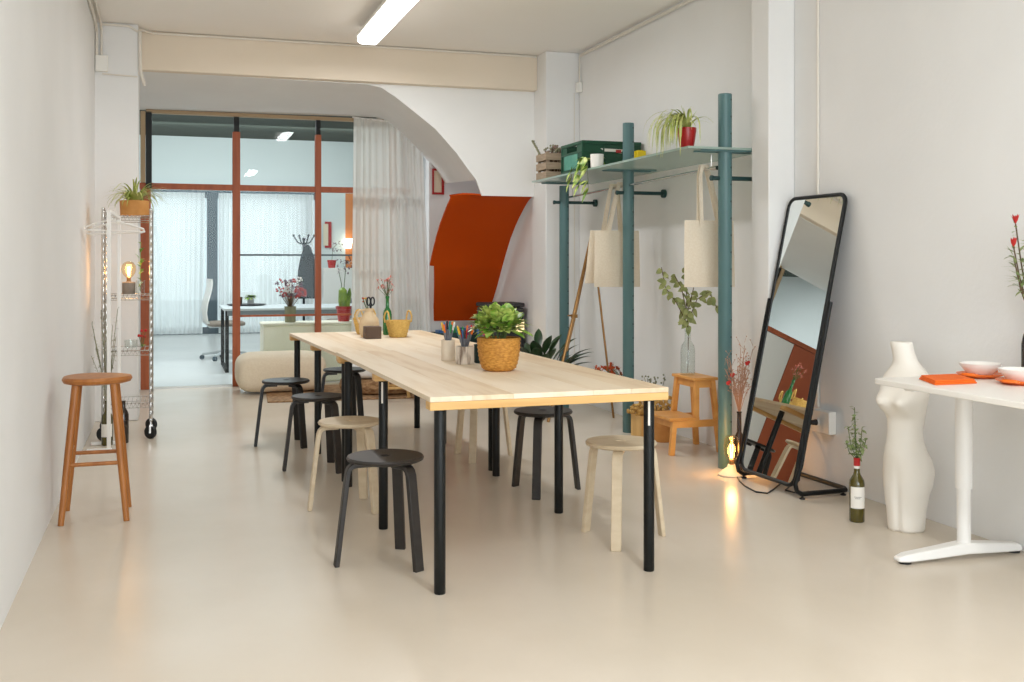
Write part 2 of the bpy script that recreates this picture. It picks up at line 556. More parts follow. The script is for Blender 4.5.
# ---------------------------------------------------------- glazed partition
win = bpy.data.objects.new('window_1', None); COL.objects.link(win); win.location = (0, 11.28, 0)
struct(win, 'rust framed glass partition at the end of the room', 'window')
def gp(name, m, lo, hi, bevel=0.003):
    b = MB(); b.box((lo[0], lo[1] - 11.28, lo[2]), (hi[0], hi[1] - 11.28, hi[2]))
    return b.build(name, m, win, bevel=bevel)
gp('rail', M['rustwood'], (-0.20, 11.25, 2.015), (2.50, 11.31, 2.075))
gp('mullion', M['rustwood'], (0.632, 11.245, 0.0), (0.708, 11.315, 2.62))
gp('mullion', M['rustwood'], (1.475, 11.245, 0.0), (1.537, 11.315, 2.62))
gp('mullion', M['rustwood'], (2.28, 11.245, 0.0), (2.34, 11.315, 2.70))
gp('bracket', M['blackpost'], (0.645, 11.25, 2.62), (0.698, 11.31, 2.80))
gp('bracket', M['blackpost'], (1.483, 11.25, 2.62), (1.53, 11.31, 2.80))
gp('side_post', M['tan'], (-0.262, 11.21, 2.075), (-0.215, 11.27, 2.79))
gp('side_post', M['blackpost'], (-0.212, 11.22, 2.02), (-0.155, 11.30, 2.79))
gp('top_track', M['tan'], (-0.21, 11.22, 2.775), (2.22, 11.30, 2.81))
gp('glazing_bar', M['rustwood'], (0.708, 11.26, 0.712), (1.475, 11.30, 0.732), 0)
gp('glazing_bar', M['rustwood'], (1.537, 11.26, 0.712), (2.28, 11.30, 0.732), 0)
gp('glazing_bar', M['darkframe'], (0.708, 11.27, 1.344), (1.475, 11.29, 1.362), 0)
gp('glazing_bar', M['darkframe'], (1.537, 11.27, 1.344), (2.28, 11.29, 1.362), 0)
gp('threshold', M['steel'], (-0.20, 11.25, 0.0), (0.632, 11.31, 0.02), 0)
for x0, x1 in ((-0.155, 0.632), (0.708, 1.475), (1.537, 2.28)):
    gp('pane', M['glass'], (x0, 11.277, 0.02), (x1, 11.283, 2.015), 0)
    gp('upper_pane', M['glassupper'], (x0, 11.277, 2.075), (x1, 11.283, 2.775), 0)
# left of the glass, behind the pillar: rust post, white door leaf, rust panel
gp('mullion', M['rustwood'], (-0.262, 11.245, 0.0), (-0.165, 11.315, 2.015))
gp('rail', M['rustwood'], (-1.6, 11.25, 2.015), (-0.2005, 11.31, 2.075))
gp('upper_pane', M['glassupper'], (-1.6, 11.277, 2.075), (-0.215, 11.283, 2.80))
door = bpy.data.objects.new('door_1', None); COL.objects.link(door); door.location = (-0.53, 11.28, 0)
struct(door, 'white door leaf with a wooden pull handle behind the left pillar', 'door')
b = MB(); b.box((-0.27, -0.02, 0.01), (0.265, 0.02, 2.01)); b.build('door_leaf', M['whiteplastic'], door, bevel=0.004)
b = MB(); b.box((0.04, -0.06, 1.00), (0.075, -0.04, 1.28)); b.box((0.045, -0.04, 1.02), (0.07, -0.0205, 1.05)); b.box((0.045, -0.04, 1.23), (0.07, -0.0205, 1.26)); b.build('door_handle', M['tan'], door, bevel=0.004)
b = MB(); b.box((-1.6, 11.25, 0.0), (-0.805, 11.31, 2.01))
struct(b.build('wall_panel', M['rustpanel'], bevel=0.004), 'terracotta coloured panel in the recess behind the left pillar', 'panel')

# ---------------------------------------------------------- office beyond the glass: shell
b = MB(); b.box((-2.4, 11.4, 0), (-2.25, 19.7, 3.6))
struct(b.build('wall_office_left', M['wall'], smooth=False), 'white left wall of the office beyond the glass', 'wall')
b = MB(); b.box((3.75, 11.4, 0), (3.9, 19.7, 3.6))
struct(b.build('wall_office_right', M['wall'], smooth=False), 'white right wall of the office beyond the glass', 'wall')
b = MB(); b.box((-2.4, 11.32, 3.5), (3.9, 19.7, 3.62))
struct(b.build('ceiling_office', M['darkceil'], smooth=False), 'dark grey green ceiling of the office', 'ceiling')
b = MB()
b.box((-2.4, 19.6, 2.55), (3.9, 19.75, 3.6)); b.box((-2.4, 19.6, 0), (-1.6, 19.75, 2.55)); b.box((2.62, 19.6, 0), (3.12, 19.75, 2.55))
b.use(M['blind'])
struct(b.build('wall_office_front', M['blind'], smooth=False), 'pale wall above the street window of the office', 'wall')
b = MB(); b.box((3.12, 19.6, 0), (3.75, 19.75, 2.55))
struct(b.build('wall_office_corner', M['orangewall'], smooth=False), 'orange painted wall at the far office corner', 'wall')
fw = bpy.data.objects.new('window_2', None); COL.objects.link(fw); fw.location = (0.5, 19.65, 0)
struct(fw, 'grey framed street window behind the far curtains', 'window')
def wp(name, m, lo, hi):
    b = MB(); b.box((lo[0] - 0.5, lo[1] - 19.65, lo[2]), (hi[0] - 0.5, hi[1] - 19.65, hi[2]))
    return b.build(name, m, fw)
wp('window_post', M['darkframe'], (0.66, 19.58, 0), (0.84, 19.72, 2.55))
wp('window_post', M['darkframe'], (2.38, 19.58, 0), (2.50, 19.72, 2.55))
wp('window_rail', M['darkframe'], (-1.6, 19.6, 2.42), (2.62, 19.7, 2.55))
wp('window_rail', M['darkframe'], (-1.6, 19.6, 0.0), (2.62, 19.7, 0.12))
wp('pane', M['glass'], (-1.6, 19.645, 0.12), (2.62, 19.655, 2.42))

def pleat(name, x0, x1, y, ztop, zbot, folds, amp, m, header=0.0, flare=0.0, seed=1):
    rr = random.Random(seed)
    ph = [rr.uniform(0, 6.28) for _ in range(4)]
    nu = folds * 10
    b = MB()
    zt = ztop if callable(ztop) else (lambda x: ztop)
    def f(u, v):
        x = x0 + (x1 - x0) * u
        top = zt(x)
        z = zbot + (top - zbot) * v
        a = amp * (0.55 + 0.45 * (1 - v)) * (0.7 + 0.3 * math.sin(u * 9 + ph[0]))
        yy = y + a * math.sin(u * folds * 2 * PI + 0.9 * math.sin(u * 17 + ph[1]) + (1 - v) * 0.5 * math.sin(u * 11 + ph[2]))
        xx = x + flare * (1 - v) * (u - 0.2) + 0.010 * math.sin(u * folds * 4 * PI + ph[3])
        return Vector((xx, yy, z))
    b.grid(f, nu, 18)
    return b.build(name, m, ang=80, recalc=False)

def arch_top(x):
    # just under the soffit's back edge
    pts = bk
    for (xa, za), (xb, zb) in zip(pts, pts[1:]):
        if xa <= x <= xb:
            return za + (zb - za) * (x - xa) / (xb - xa) - 0.035
    return pts[-1][1] - 0.035
c = pleat('sheer_curtain', 1.86, 2.60, 11.10, arch_top, 0.03, 11, 0.030, M['sheer'], flare=0.14, seed=3)
tag(c, 'white sheer curtain hanging at right end of the rust framed glass', 'curtain')
b = MB(); b.tube([(1.84, 11.10, 2.80), (2.28, 11.10, 2.765)], 0.008, 8)
tag(b.build('curtain_rod', M['whitemetal']), 'thin white rod at top of the sheer curtain by the arch', 'curtain rod')
c = pleat('office_curtain', -1.3, 0.62, 19.42, 2.50, 0.02, 22, 0.045, M['sheerfar'], flare=-0.05, seed=5)
tag(c, 'white curtain left of the dark post in the far street window', 'curtain')
c = pleat('office_curtain', 0.86, 2.52, 19.42, 2.50, 0.02, 20, 0.045, M['sheerfar'], seed=8)
tag(c, 'white curtain right of the dark post, behind the office desk', 'curtain')

# ================================================================== TABLES
LABELWHITE = M['label']
def work_table(name, label, loc, rz, W, L, T, bat, legs):
    t = empty(name, loc, label, 'table', rz=rz)
    b = MB()
    nb = 6
    for k in range(nb):
        b.use(M[('pine', 'pineb', 'pinec')[(k * 2 + k // 3) % 3]])
        b.box((W * k / nb + (0.0004 if k else 0), 0, T - 0.02), (W * (k + 1) / nb, L, T))
    b.build('tabletop', None, t, bevel=0.0012)
    for y in bat:
        b = MB(); b.box((0.0, y, T - 0.052), (W, y + 0.07, T - 0.0205))
        b.build('batten', M['pineedge'], t, bevel=0.002)
    for i, (x, y, lab) in enumerate(legs):
        b = MB(); b.lathe([(0.021, 0.0), (0.0225, 0.004), (0.0225, T - 0.058), (0.021, T - 0.0525)], (x, y, 0), 20)
        lg = b.build('leg', M['blackmetal'], t)
        if lab:
            b = MB(); b.box((x - 0.014, y - 0.0235, T - 0.16), (x - 0.006, y - 0.019, T - 0.06))
            s = b.build('sticker', M['label'], lg); s['label'] = 'small white sticker'
    return t
T1, T2 = 0.765, 0.745
rz1, rz2 = R(0.85), R(2.1)
work_table('work_table', 'long pine plank work table nearer the camera, black pole legs, potted plant on it',
           (0.949, 3.934, 0), rz1, 1.01, 2.16, T1, (0.0, 1.05, 2.085),
           [(0.05, 0.045, 0), (0.95, 0.06, 1), (0.05, 1.095, 1), (0.965, 1.125, 0), (0.06, 2.10, 0), (0.95, 2.115, 0)])
work_table('work_table', 'pine plank work table at the far end, carrying the jug and straw basket',
           (0.942, 6.125, 0), rz2, 1.02, 1.99, T2, (0.0, 0.96, 1.91),
           [(0.045, 0.06, 0), (0.955, 0.075, 0), (0.045, 1.00, 0), (0.945, 1.10, 0), (0.05, 1.93, 0), (0.955, 1.85, 0)])

# ================================================================== STOOLS
def strip_leg(b, pts, ang, w, th):
    """bent flat leg: pts are (radius, z) along its centre line"""
    d = Vector((math.cos(ang), math.sin(ang), 0))
    s = Vector((-math.sin(ang), math.cos(ang), 0))
    rings = []
    n = len(pts)
    for i, (r, z) in enumerate(pts):
        p = d * r + Vector((0, 0, z))
        a = pts[max(0, i - 1)]; c = pts[min(n - 1, i + 1)]
        t = (d * (c[0] - a[0]) + Vector((0, 0, c[1] - a[1]))).normalized()
        nn = t.cross(s).normalized()
        if i == n - 1:
            nn = d
        rings.append([p + s * w / 2 + nn * th / 2, p - s * w / 2 + nn * th / 2, p - s * w / 2 - nn * th / 2, p + s * w / 2 - nn * th / 2])
    b.rings(rings)
def make_stool(label, m, zs=0.455, group='round bentwood stools around the tables'):
    t = empty('round_stool', (0, 0, 0), label, 'stool', group)
    b = MB()
    b.lathe([(0.020, zs - 0.022), (0.150, zs - 0.022), (0.162, zs - 0.016), (0.165, zs - 0.008), (0.160, zs), (0.024, zs), (0.020, zs - 0.003)], (0, 0, 0), 40, closed=True)
    b.build('seat', m, t)
    prof = [(0.06, zs - 0.033), (0.125, zs - 0.033), (0.142, zs - 0.037), (0.154, zs - 0.048), (0.161, zs - 0.066), (0.172, zs - 0.15), (0.208, 0.0)]
    for k in range(3):
        b = MB(); strip_leg(b, prof, k * 2 * PI / 3, 0.046, 0.021)
        b.build('leg', m, t, bevel=0.003, ang=50)
    return t
protos = {}
for (x, y, rz, kind, label) in (
        (0.882, 4.470, 180, 'stooldark', 'charcoal stool nearest the camera, left of the near table'),
        (0.902, 5.520, 180, 'stoolash', 'pale ash stool on the left, between two charcoal stools'),
        (0.885, 6.610, 180, 'stooldark', 'charcoal stool on the left where the two tables meet'),
        (0.785, 7.550, 180, 'stoolblack', 'black stool with satin seat left of the far table'),
        (1.300, 8.200, 180, 'stoolblack', 'black stool tucked under the far end of the far table'),
        (1.990, 4.500, 0, 'stoolash', 'pale ash stool at right front of the near table'),
        (1.990, 5.570, 0, 'stooldark', 'charcoal stool on the right side, between two pale ash stools'),
        (1.945, 6.670, 0, 'stoolash', 'pale ash stool at the right, seen mostly as legs under the table')):
    if kind not in protos:
        s = protos[kind] = make_stool(label, M[kind])
    else:
        s = copy_tree(protos[kind]); s['label'] = label
    s.location = (x, y, 0)
    s.rotation_euler = (0, 0, R(rz))

# tall bar stool by the left wall
t = empty('bar_stool', (-0.345, 5.735, 0), 'tall oiled oak bar stool by the left wall', 'bar stool')
b = MB()
prof = [(0.001, 0.668), (0.13, 0.670), (0.158, 0.678), (0.166, 0.692), (0.160, 0.706), (0.12, 0.708), (0.001, 0.703)]
def sq(c, prof, seg=36):
    rings = []
    for r, z in prof:
        rg = []
        for k in range(seg):
            a = 2 * PI * k / seg
            q = 1.0 + 0.05 * math.cos(3 * a + 0.4)
            rg.append(Vector((r * q * math.cos(a), r * q * math.sin(a), z)))
        rings.append(rg)
    return rings
b.rings(sq(0, prof)); b.build('seat', M['oak'], t)
ft = [(-0.150, -0.170), (0.150, -0.160), (-0.150, 0.160), (0.150, 0.155)]
tp = [(-0.088, -0.085), (0.088, -0.085), (-0.088, 0.085), (0.088, 0.085)]
for (fx, fy), (tx, ty) in zip(ft, tp):
    b = MB(); b.tube([(tx, ty, 0.672), ((tx + fx) / 2, (ty + fy) / 2, 0.336), (fx, fy, 0)], [0.020, 0.019, 0.0145], 14)
    b.build('leg', M['oak'], t)
def lerp2(i, z):
    k = 1 - z / 0.672
    return (tp[i][0] + (ft[i][0] - tp[i][0]) * k, tp[i][1] + (ft[i][1] - tp[i][1]) * k, z)
for i, j, z in ((0, 1, 0.285), (2, 3, 0.30), (0, 2, 0.34), (1, 3, 0.34)):
    b = MB(); b.cyl(lerp2(i, z), lerp2(j, z), 0.010, seg=10); b.build('stretcher', M['oak'], t)

# ================================================================== CEILING LIGHT, CABLES
t = empty('ceiling_light', (1.545, 7.75, 3.2), 'long white fluorescent batten hanging under the ceiling', 'ceiling light')
b = MB(); b.box((-0.10, -0.81, -0.10), (0.10, 0.81, -0.075)); b.build('housing', M['whitemetal'], t, bevel=0.006)
b = MB()
pr = [(-0.085, -0.10), (-0.088, -0.13), (-0.06, -0.155), (0.06, -0.155), (0.088, -0.13), (0.085, -0.10)]
b.prism(pr, lambda x, z: Vector((x, -0.80, z)), lambda x, z: Vector((x, 0.80, z)))
b.build('diffuser', M['tube'], t, bevel=0.006)
for x, y in ((-0.05, -0.55), (0.05, -0.55), (-0.05, 0.55), (0.05, 0.55)):
    b = MB(); b.cyl((x, y, -0.08), (x * 0.6, y, 0), 0.003, seg=6); b.build('suspension_wire', M['steel'], t)

def conduit(pts, r, label, m=None, name='cable_conduit', seg=8):
    b = MB(); b.tube(pts, r, seg)
    return tag(b.build(name, m or M['whitecable']), label, 'conduit')
conduit([(WX0 + 0.015, 2.5, 3.17), (WX0 + 0.015, 6.0, 3.17), (WX0 + 0.015, 8.9, 3.165), (WX0 + 0.015, 9.05, 3.12), (WX0 + 0.015, 9.06, 2.92)], 0.012,
        'white cable running along the left wall just under the ceiling')
conduit([(WX0 + 0.05, 2.5, 3.185), (WX0 + 0.05, 8.8, 3.185), (WX0 + 0.05, 9.06, 3.14), (WX0 + 0.05, 9.062, 2.92)], 0.010,
        'thinner white cable beside the left ceiling corner dropping to the junction box')
b = MB(); b.box((WX0 + 0.005, 9.035, 2.80), (WX0 + 0.10, 9.08, 2.93))
t = tag(b.build('junction_box', M['whiteplastic'], bevel=0.006), 'white square junction box on the left pillar', 'junction box')
conduit([(WX0 + 0.05, 9.06, 3.178), (-0.30, 9.06, 3.178), (-0.235, 9.062, 3.14), (-0.21, 9.2, 3.18), (-0.12, 9.295, 3.18), (1.5, 9.295, 3.185), (3.25, 9.295, 3.185)], 0.010,
        'white cable following the top edge of the cream beam')
conduit([(-0.215, 9.068, 3.14), (-0.212, 9.068, 2.84), (-0.20, 9.10, 2.78), (-0.18, 9.14, 2.72)], 0.013,
        'white conduit down the edge of the back left pillar')
conduit([(-0.50, 9.068, 2.785), (-0.36, 9.068, 2.78), (-0.235, 9.068, 2.775)], 0.006,
        'thin white cable across the pillar below the junction box')
conduit([(WX1 - 0.02, 3.4, 3.165), (WX1 - 0.02, 6.0, 3.165), (WX1 - 0.02, 9.0, 3.165)], 0.014,
        'white conduit along the right wall under the ceiling')
conduit([(WX1 - 0.02, 9.03, 3.16), (WX1 - 0.02, 9.03, 2.92)], 0.007,
        'short dark topped cable drop in the back right corner', M['whitecable'])
b = MB(); b.box((WX1 - 0.05, 9.00, 2.83), (WX1 - 0.002, 9.06, 2.92))
tag(b.build('cable_box', M['whiteplastic'], bevel=0.005), 'tiny white cable box high in the back right corner', 'junction box')
conduit([(3.545, 9.072, 2.83), (3.545, 9.072, 0.02)], 0.004, 'thin white cable down the back right pillar')
conduit([(WX1 - 0.008, 5.31, 3.15), (WX1 - 0.008, 5.31, 0.44)], 0.008, 'grey white cable down the wall to the socket box behind the mirror')
t = empty('wall_socket', (WX1, 5.23, 0.36), 'white double socket box low on the wall behind the mirror', 'socket')
b = MB(); b.box((-0.05, -0.09, -0.06), (-0.001, 0.09, 0.07)); b.build('socket_box', M['whiteplastic'], t, bevel=0.006)
b = MB(); b.cyl((-0.055, 0.03, 0.0), (-0.05, 0.03, 0.0), 0.025); b.build('socket_face', M['whitemetal'], t)
b = MB()
b.cyl((3.54, 5.25, 0.36), (3.505, 5.25, 0.36), 0.018, 0.013, 14)
b.tube([(3.505, 5.25, 0.36), (3.47, 5.29, 0.345), (3.44, 5.36, 0.25), (3.43, 5.42, 0.06), (3.40, 5.36, 0.008), (3.30, 5.27, 0.006), (3.23, 5.20, 0.006), (3.14, 5.12, 0.006), (3.10, 5.17, 0.006), (3.12, 5.32, 0.006), (3.16, 5.45, 0.006), (3.19, 5.53, 0.012)], 0.0045, 8)
tag(b.build('lamp_cable', M['cable']), 'black plug and cable from the wall socket across the floor under the mirror', 'cable')
b = MB()
b.tube([(3.47, 5.02, 0.010), (3.38, 5.09, 0.006), (3.30, 5.06, 0.006), (3.28, 5.16, 0.006), (3.36, 5.24, 0.006), (3.46, 5.30, 0.02), (3.52, 5.36, 0.20), (3.585, 5.42, 0.32)], 0.0045, 8)
tag(b.build('extension_cable', M['cable']), 'black cable looped on the floor behind the mirror base', 'cable')

# ================================================================== MIRROR
t = empty('standing_mirror', (3.25, 5.27, 0), 'tall leaning mirror in a dark metal frame with bent tube stand', 'mirror', rz=R(1.3))
YM0, YM1 = -0.285, 0.250
xb, zb, xt, zt = -0.035, 0.065, 0.305, 1.655
def mp(s, y, off=0.0):
    """s along the mirror from bottom to top, off towards the room"""
    L = math.hypot(xt - xb, zt - zb)
    dx, dz = (xt - xb) / L, (zt - zb) / L
    return Vector((xb + dx * s - dz * off, y, zb + dz * s + dx * off))
LM = math.hypot(xt - xb, zt - zb)
def rrect(s0, s1, y0, y1, r, off, n=6):
    pts = []
    for (cs, cy, a0) in ((s1 - r, y1 - r, 0), (s0 + r, y1 - r, 90), (s0 + r, y0 + r, 180), (s1 - r, y0 + r, 270)):
        for k in range(n + 1):
            a = R(a0 + 90 * k / n)
            pts.append(mp(cs + r * math.cos(a), cy + r * math.sin(a), off))
    return pts
b = MB(); b.tube(rrect(0, LM, YM0, YM1, 0.055, 0.0), 0.0125, 10, closed=True)
b.build('frame', M['blackmetal'], t)
b = MB()
p0 = rrect(0.006, LM - 0.006, YM0 + 0.006, YM1 - 0.006, 0.05, 0.004)
p1 = rrect(0.006, LM - 0.006, YM0 + 0.006, YM1 - 0.006, 0.05, -0.006)
fa = b.bm.faces.new([b.bm.verts.new(p) for p in p0]); fb = b.bm.faces.new([b.bm.verts.new(p) for p in p1])
b.use(M['mirror']); fa.material_index = 0
b.use(M['blackplastic']); fb.material_index = 1
b.build('mirror_glass', None, t, smooth=False, recalc=False)
# stand: one bent tube down the right side, round the floor and up the left side
y0, y1 = YM0 - 0.027, YM1 + 0.027
def arm(s, y): return mp(s, y, 0.0)
zf = 0.028
pts = [arm(1.02, y0), arm(0.6, y0), arm(0.12, y0)]
pts += [Vector((-0.045, y0, 0.085)), Vector((-0.035, y0, 0.045)), Vector((-0.005, y0, zf)), Vector((0.06, y0, zf)), Vector((0.23, y0, zf)), Vector((0.285, y0 + 0.012, zf)), Vector((0.305, y0 + 0.05, zf)), Vector((0.305, 0.01, zf)),
        Vector((0.305, y1 - 0.05, zf)), Vector((0.285, y1 - 0.012, zf)), Vector((0.23, y1, zf)), Vector((0.06, y1, zf)), Vector((-0.005, y1, zf)), Vector((-0.035, y1, 0.045)), Vector((-0.045, y1, 0.085))]
pts += [arm(0.12, y1), arm(0.6, y1), arm(1.02, y1)]
b = MB(); b.tube(pts, 0.0135, 10); b.build('stand', M['blackmetal'], t)
for (x, y) in ((0.0, y0), (0.27, y0 + 0.01), (0.0, y1), (0.27, y1 - 0.01)):
    b = MB(); b.lathe([(0.016, 0), (0.016, 0.006), (0.006, 0.010), (0.006, 0.02)], (x, y, 0), 12); b.build('foot', M['rubber'], t)
for y, s in ((y0, 1), (y1, -1)):
    b = MB(); b.cyl(arm(0.82, y), arm(0.82, y + s * 0.03), 0.009, seg=10); b.build('pivot', M['blackmetal'], t)

# ================================================================== SHELVING RACK
RX = 3.293
t = empty('shelving_rack', (RX, 7.26, 0), 'teal pole rack with frosted glass shelf and hanging rail', 'shelving rack')
posts = [(5.858, 2.324), (7.312, 2.324), (8.67, 1.945)]
for y, h in posts:
    b = MB(); b.use(M['teal'])
    b.lathe([(0.040, 0.0), (0.0425, 0.004), (0.0425, h - 0.003), (0.040, h)], (0, y - 7.26, 0), 28)
    b.use(M['hole'])
    ad = R(-100) + math.atan2(0, 1)
    for k in range(int(h / 0.105)):
        z = 0.08 + k * 0.105
        for a in (R(-58),):
            d = Vector((math.cos(a), math.sin(a), 0))
            c0 = Vector((0, y - 7.26, z)) + d * 0.040
            b.cyl(c0, c0 + d * 0.0030, 0.0065, seg=8)
    b.build('post', None, t)
# shelf, notched round the pillar
zt_ = 1.985
b = MB()
poly = [(3.0 - RX, 5.785 - 7.26), (3.405 - RX, 5.785 - 7.26), (3.405 - RX, 5.79 - 7.26), (3.585 - RX, 5.79 - 7.26), (3.585 - RX, 8.745 - 7.26), (3.02 - RX, 8.745 - 7.26)]
b.prism(poly, lambda x, y: Vector((x, y, zt_ - 0.014)), lambda x, y: Vector((x, y, zt_)))
b.build('glass_shelf', M['glassshelf'], t, smooth=False)
for y, h in posts:
    b = MB()
    yy = y - 7.26
    b.box((3.10 - RX, yy - 0.052, zt_ - 0.024), (3.50 - RX, yy - 0.0428, zt_ - 0.0145)); b.box((3.10 - RX, yy + 0.0428, zt_ - 0.024), (3.50 - RX, yy + 0.052, zt_ - 0.015))
    b.build('shelf_bracket', M['teal'], t)
for y, h in posts:
    b = MB()
    yy = y - 7.26
    z = 1.80
    b.cyl((-0.085, yy, z), (0.295, yy, z), 0.0135, seg=14)
    b.cyl((-0.10, yy, z), (-0.085, yy, z), 0.017, seg=14)
    b.cyl((0.280, yy, z), (0.304, yy, z), 0.032, seg=18)
    b.build('wall_stay', M['tealdark'], t)
b = MB(); b.cyl((3.25 - RX, 5.95 - 7.26, 1.868), (3.325 - RX, 8.62 - 7.26, 1.845), 0.009, seg=12)
b.cyl((3.25 - RX, 5.95 - 7.26, 1.868), (3.262 - RX, 5.90 - 7.26, 1.868), 0.014, seg=12)
b.build('hanging_rail', M['chrome'], t)
for yr in (5.955, 7.36, 8.55):
    k = (yr - 5.95) / 2.67
    xr = 3.25 + 0.075 * k
    b = MB(); b.tube([(xr - RX, yr - 7.26, 1.868 - 0.02 * k), (xr - RX, yr - 7.26, 1.955)], 0.004, 8); b.build('rail_hook', M['steel'], t)

# things on the shelf
ZS = zt_ + 0.001
def slat_crate(name, label, lo, hi, rows, m, rz=0):
    c = ((lo[0] + hi[0]) / 2, (lo[1] + hi[1]) / 2, lo[2])
    t = empty(name, c, label, 'crate')
    w, d, h = hi[0] - lo[0], hi[1] - lo[1], hi[2] - lo[2]
    sh = h / rows
    for k in range(rows):
        z0, z1 = k * sh + 0.006, (k + 1) * sh - 0.014
        for (a, c2) in (((-w / 2, -d / 2, z0), (w / 2, -d / 2 + 0.012, z1)), ((-w / 2, d / 2 - 0.012, z0), (w / 2, d / 2, z1)),
                        ((-w / 2, -d / 2 + 0.012, z0), (-w / 2 + 0.012, d / 2 - 0.012, z1)), ((w / 2 - 0.012, -d / 2 + 0.012, z0), (w / 2, d / 2 - 0.012, z1))):
            b = MB(); b.box(a, c2); b.build('slat', m, t, bevel=0.002)
    for sx in (-1, 1):
        for sy in (-1, 1):
            x, y = sx * (w / 2 - 0.024), sy * (d / 2 - 0.024)
            b = MB(); b.box((x - 0.012, y - 0.012, 0.0), (x + 0.012, y + 0.012, h)); b.build('corner_post', m, t)
    b = MB(); b.box((-w / 2 + 0.012, -d / 2 + 0.012, 0.006), (w / 2 - 0.012, d / 2 - 0.012, 0.014)); b.build('bottom_board', m, t)
    return t
slat_crate('wooden_crate', 'weathered slatted wooden crate on the far end of the shelf', (3.05, 8.47, ZS), (3.33, 8.72, ZS + 0.235), 3, M['greywood'])
b = MB()
for i in range(34):
    x, y = 3.19 + rnd.uniform(-.10, .10), 8.595 + rnd.uniform(-.09, .09)
    z = ZS + 0.05
    top = Vector((x + rnd.uniform(-.06, .06), y + rnd.uniform(-.05, .05), ZS + rnd.uniform(.22, .29)))
    b.use(M['stem']); b.tube([(x, y, z), top], 0.002, 5)
    b.use(M['driedmauve'] if i % 3 else M['driedgrey'])
    for k in range(4):
        b.ball(top + Vector((rnd.uniform(-.02, .02), rnd.uniform(-.02, .02), rnd.uniform(-.02, .015))), 0.010, 1)
b.use(M['driedgrey'])
for k in range(12):
    p = Vector((3.08 - k * 0.006, 8.66 + k * 0.004, ZS + 0.20 + k * 0.013))
    b.ball(p, 0.012, 1); b.leaf(p, (rnd.uniform(-1, 1), rnd.uniform(-1, 1), .4), 0.035, 0.014)
tag(b.build('dried_flowers', None), 'dried mauve flower heads sticking out of the wooden crate', 'dried flowers')

# green plastic crate
t = empty('plastic_crate', (3.325, 7.925, ZS), 'dark green plastic bottle crate on the shelf', 'crate')
w, d, h = 0.50, 0.46, 0.245
b = MB()
for (a, c2) in (((-w / 2, -d / 2, 0), (w / 2, -d / 2 + 0.012, h)), ((-w / 2, d / 2 - 0.012, 0), (w / 2, d / 2, h)),
                ((w / 2 - 0.012, -d / 2 + 0.012, 0), (w / 2, d / 2 - 0.012, h)), ((-w / 2, -d / 2 + 0.012, 0), (w / 2, d / 2 - 0.012, 0.012))):
    b.box(a, c2)
# left side with a hand hole
b.box((-w / 2, -d / 2 + 0.012, 0), (-w / 2 + 0.012, d / 2 - 0.012, h * 0.70)); b.box((-w / 2, -d / 2 + 0.012, h * 0.88), (-w / 2 + 0.012, d / 2 - 0.012, h))
b.box((-w / 2, -d / 2 + 0.012, h * 0.70), (-w / 2 + 0.012, -0.11, h * 0.88)); b.box((-w / 2, 0.11, h * 0.70), (-w / 2 + 0.012, d / 2 - 0.012, h * 0.88))
b.build('crate_body', M['greencrate'], t)
b = MB()
for z0 in (0.0, h - 0.026, h * 0.62):
    zz = (z0, z0 + 0.024 if z0 != h * 0.62 else z0 + 0.010)
    b.box((-w / 2 - 0.008, -d / 2 - 0.008, zz[0]), (w / 2, -d / 2 - 0.0005, zz[1]))
    b.box((-w / 2 - 0.008, -d / 2, zz[0]), (-w / 2 - 0.0005, d / 2, zz[1]))
for x in (-w / 2 - 0.006, -0.08, 0.09, w / 2 - 0.02):
    b.box((x, -d / 2 - 0.007, 0.02), (x + 0.014, -d / 2 - 0.0005, h - 0.02))
for y in (-d / 2, d / 2 - 0.014):
    b.box((-w / 2 - 0.007, y, 0.02), (-w / 2 - 0.0005, y + 0.014, h - 0.02))
b.build('crate_ribs', M['greencrate'], t, bevel=0.002)
b = MB(); b.box((-w / 2 - 0.004, -0.13, 0.035), (-w / 2 - 0.0005, 0.16, 0.15)); o = b.build('side_panel', M['greenlight'], t); o['label'] = 'paler green panel'
b = MB(); b.use(M['label']); b.hexa([Vector(p) for p in ((-0.06, -d / 2 - 0.006, 0.158), (0.08, -d / 2 - 0.006, 0.150), (0.08, -d / 2 - 0.003, 0.150), (-0.06, -d / 2 - 0.003, 0.158), (-0.10, -d / 2 - 0.006, 0.186), (0.09, -d / 2 - 0.006, 0.182), (0.09, -d / 2 - 0.003, 0.182), (-0.10, -d / 2 - 0.003, 0.186))])
b.use(M['red']); b.box((0.03, -d / 2 - 0.009, 0.154), (0.075, -d / 2 - 0.0062, 0.178))
o = b.build('paper_label', None, t); o['label'] = 'white and red label'
b = MB(); b.box((3.485, 7.57, ZS), (3.56, 7.65, ZS + 0.165)); b.box((3.50, 7.585, ZS + 0.165), (3.545, 7.635, ZS + 0.17))
tag(b.build('yellow_carton', M['yellow'], bevel=0.004), 'small yellow carton at the right end of the green crate', 'carton')
# white cup
b = MB(); b.lathe([(0.001, 0), (0.040, 0), (0.048, 0.006), (0.051, 0.105), (0.047, 0.105), (0.044, 0.012), (0.001, 0.010)], (3.075, 7.40, ZS), 28)
tag(b.build('flower_pot', M['whiteceramic']), 'small white pot on the front edge of the shelf', 'pot')
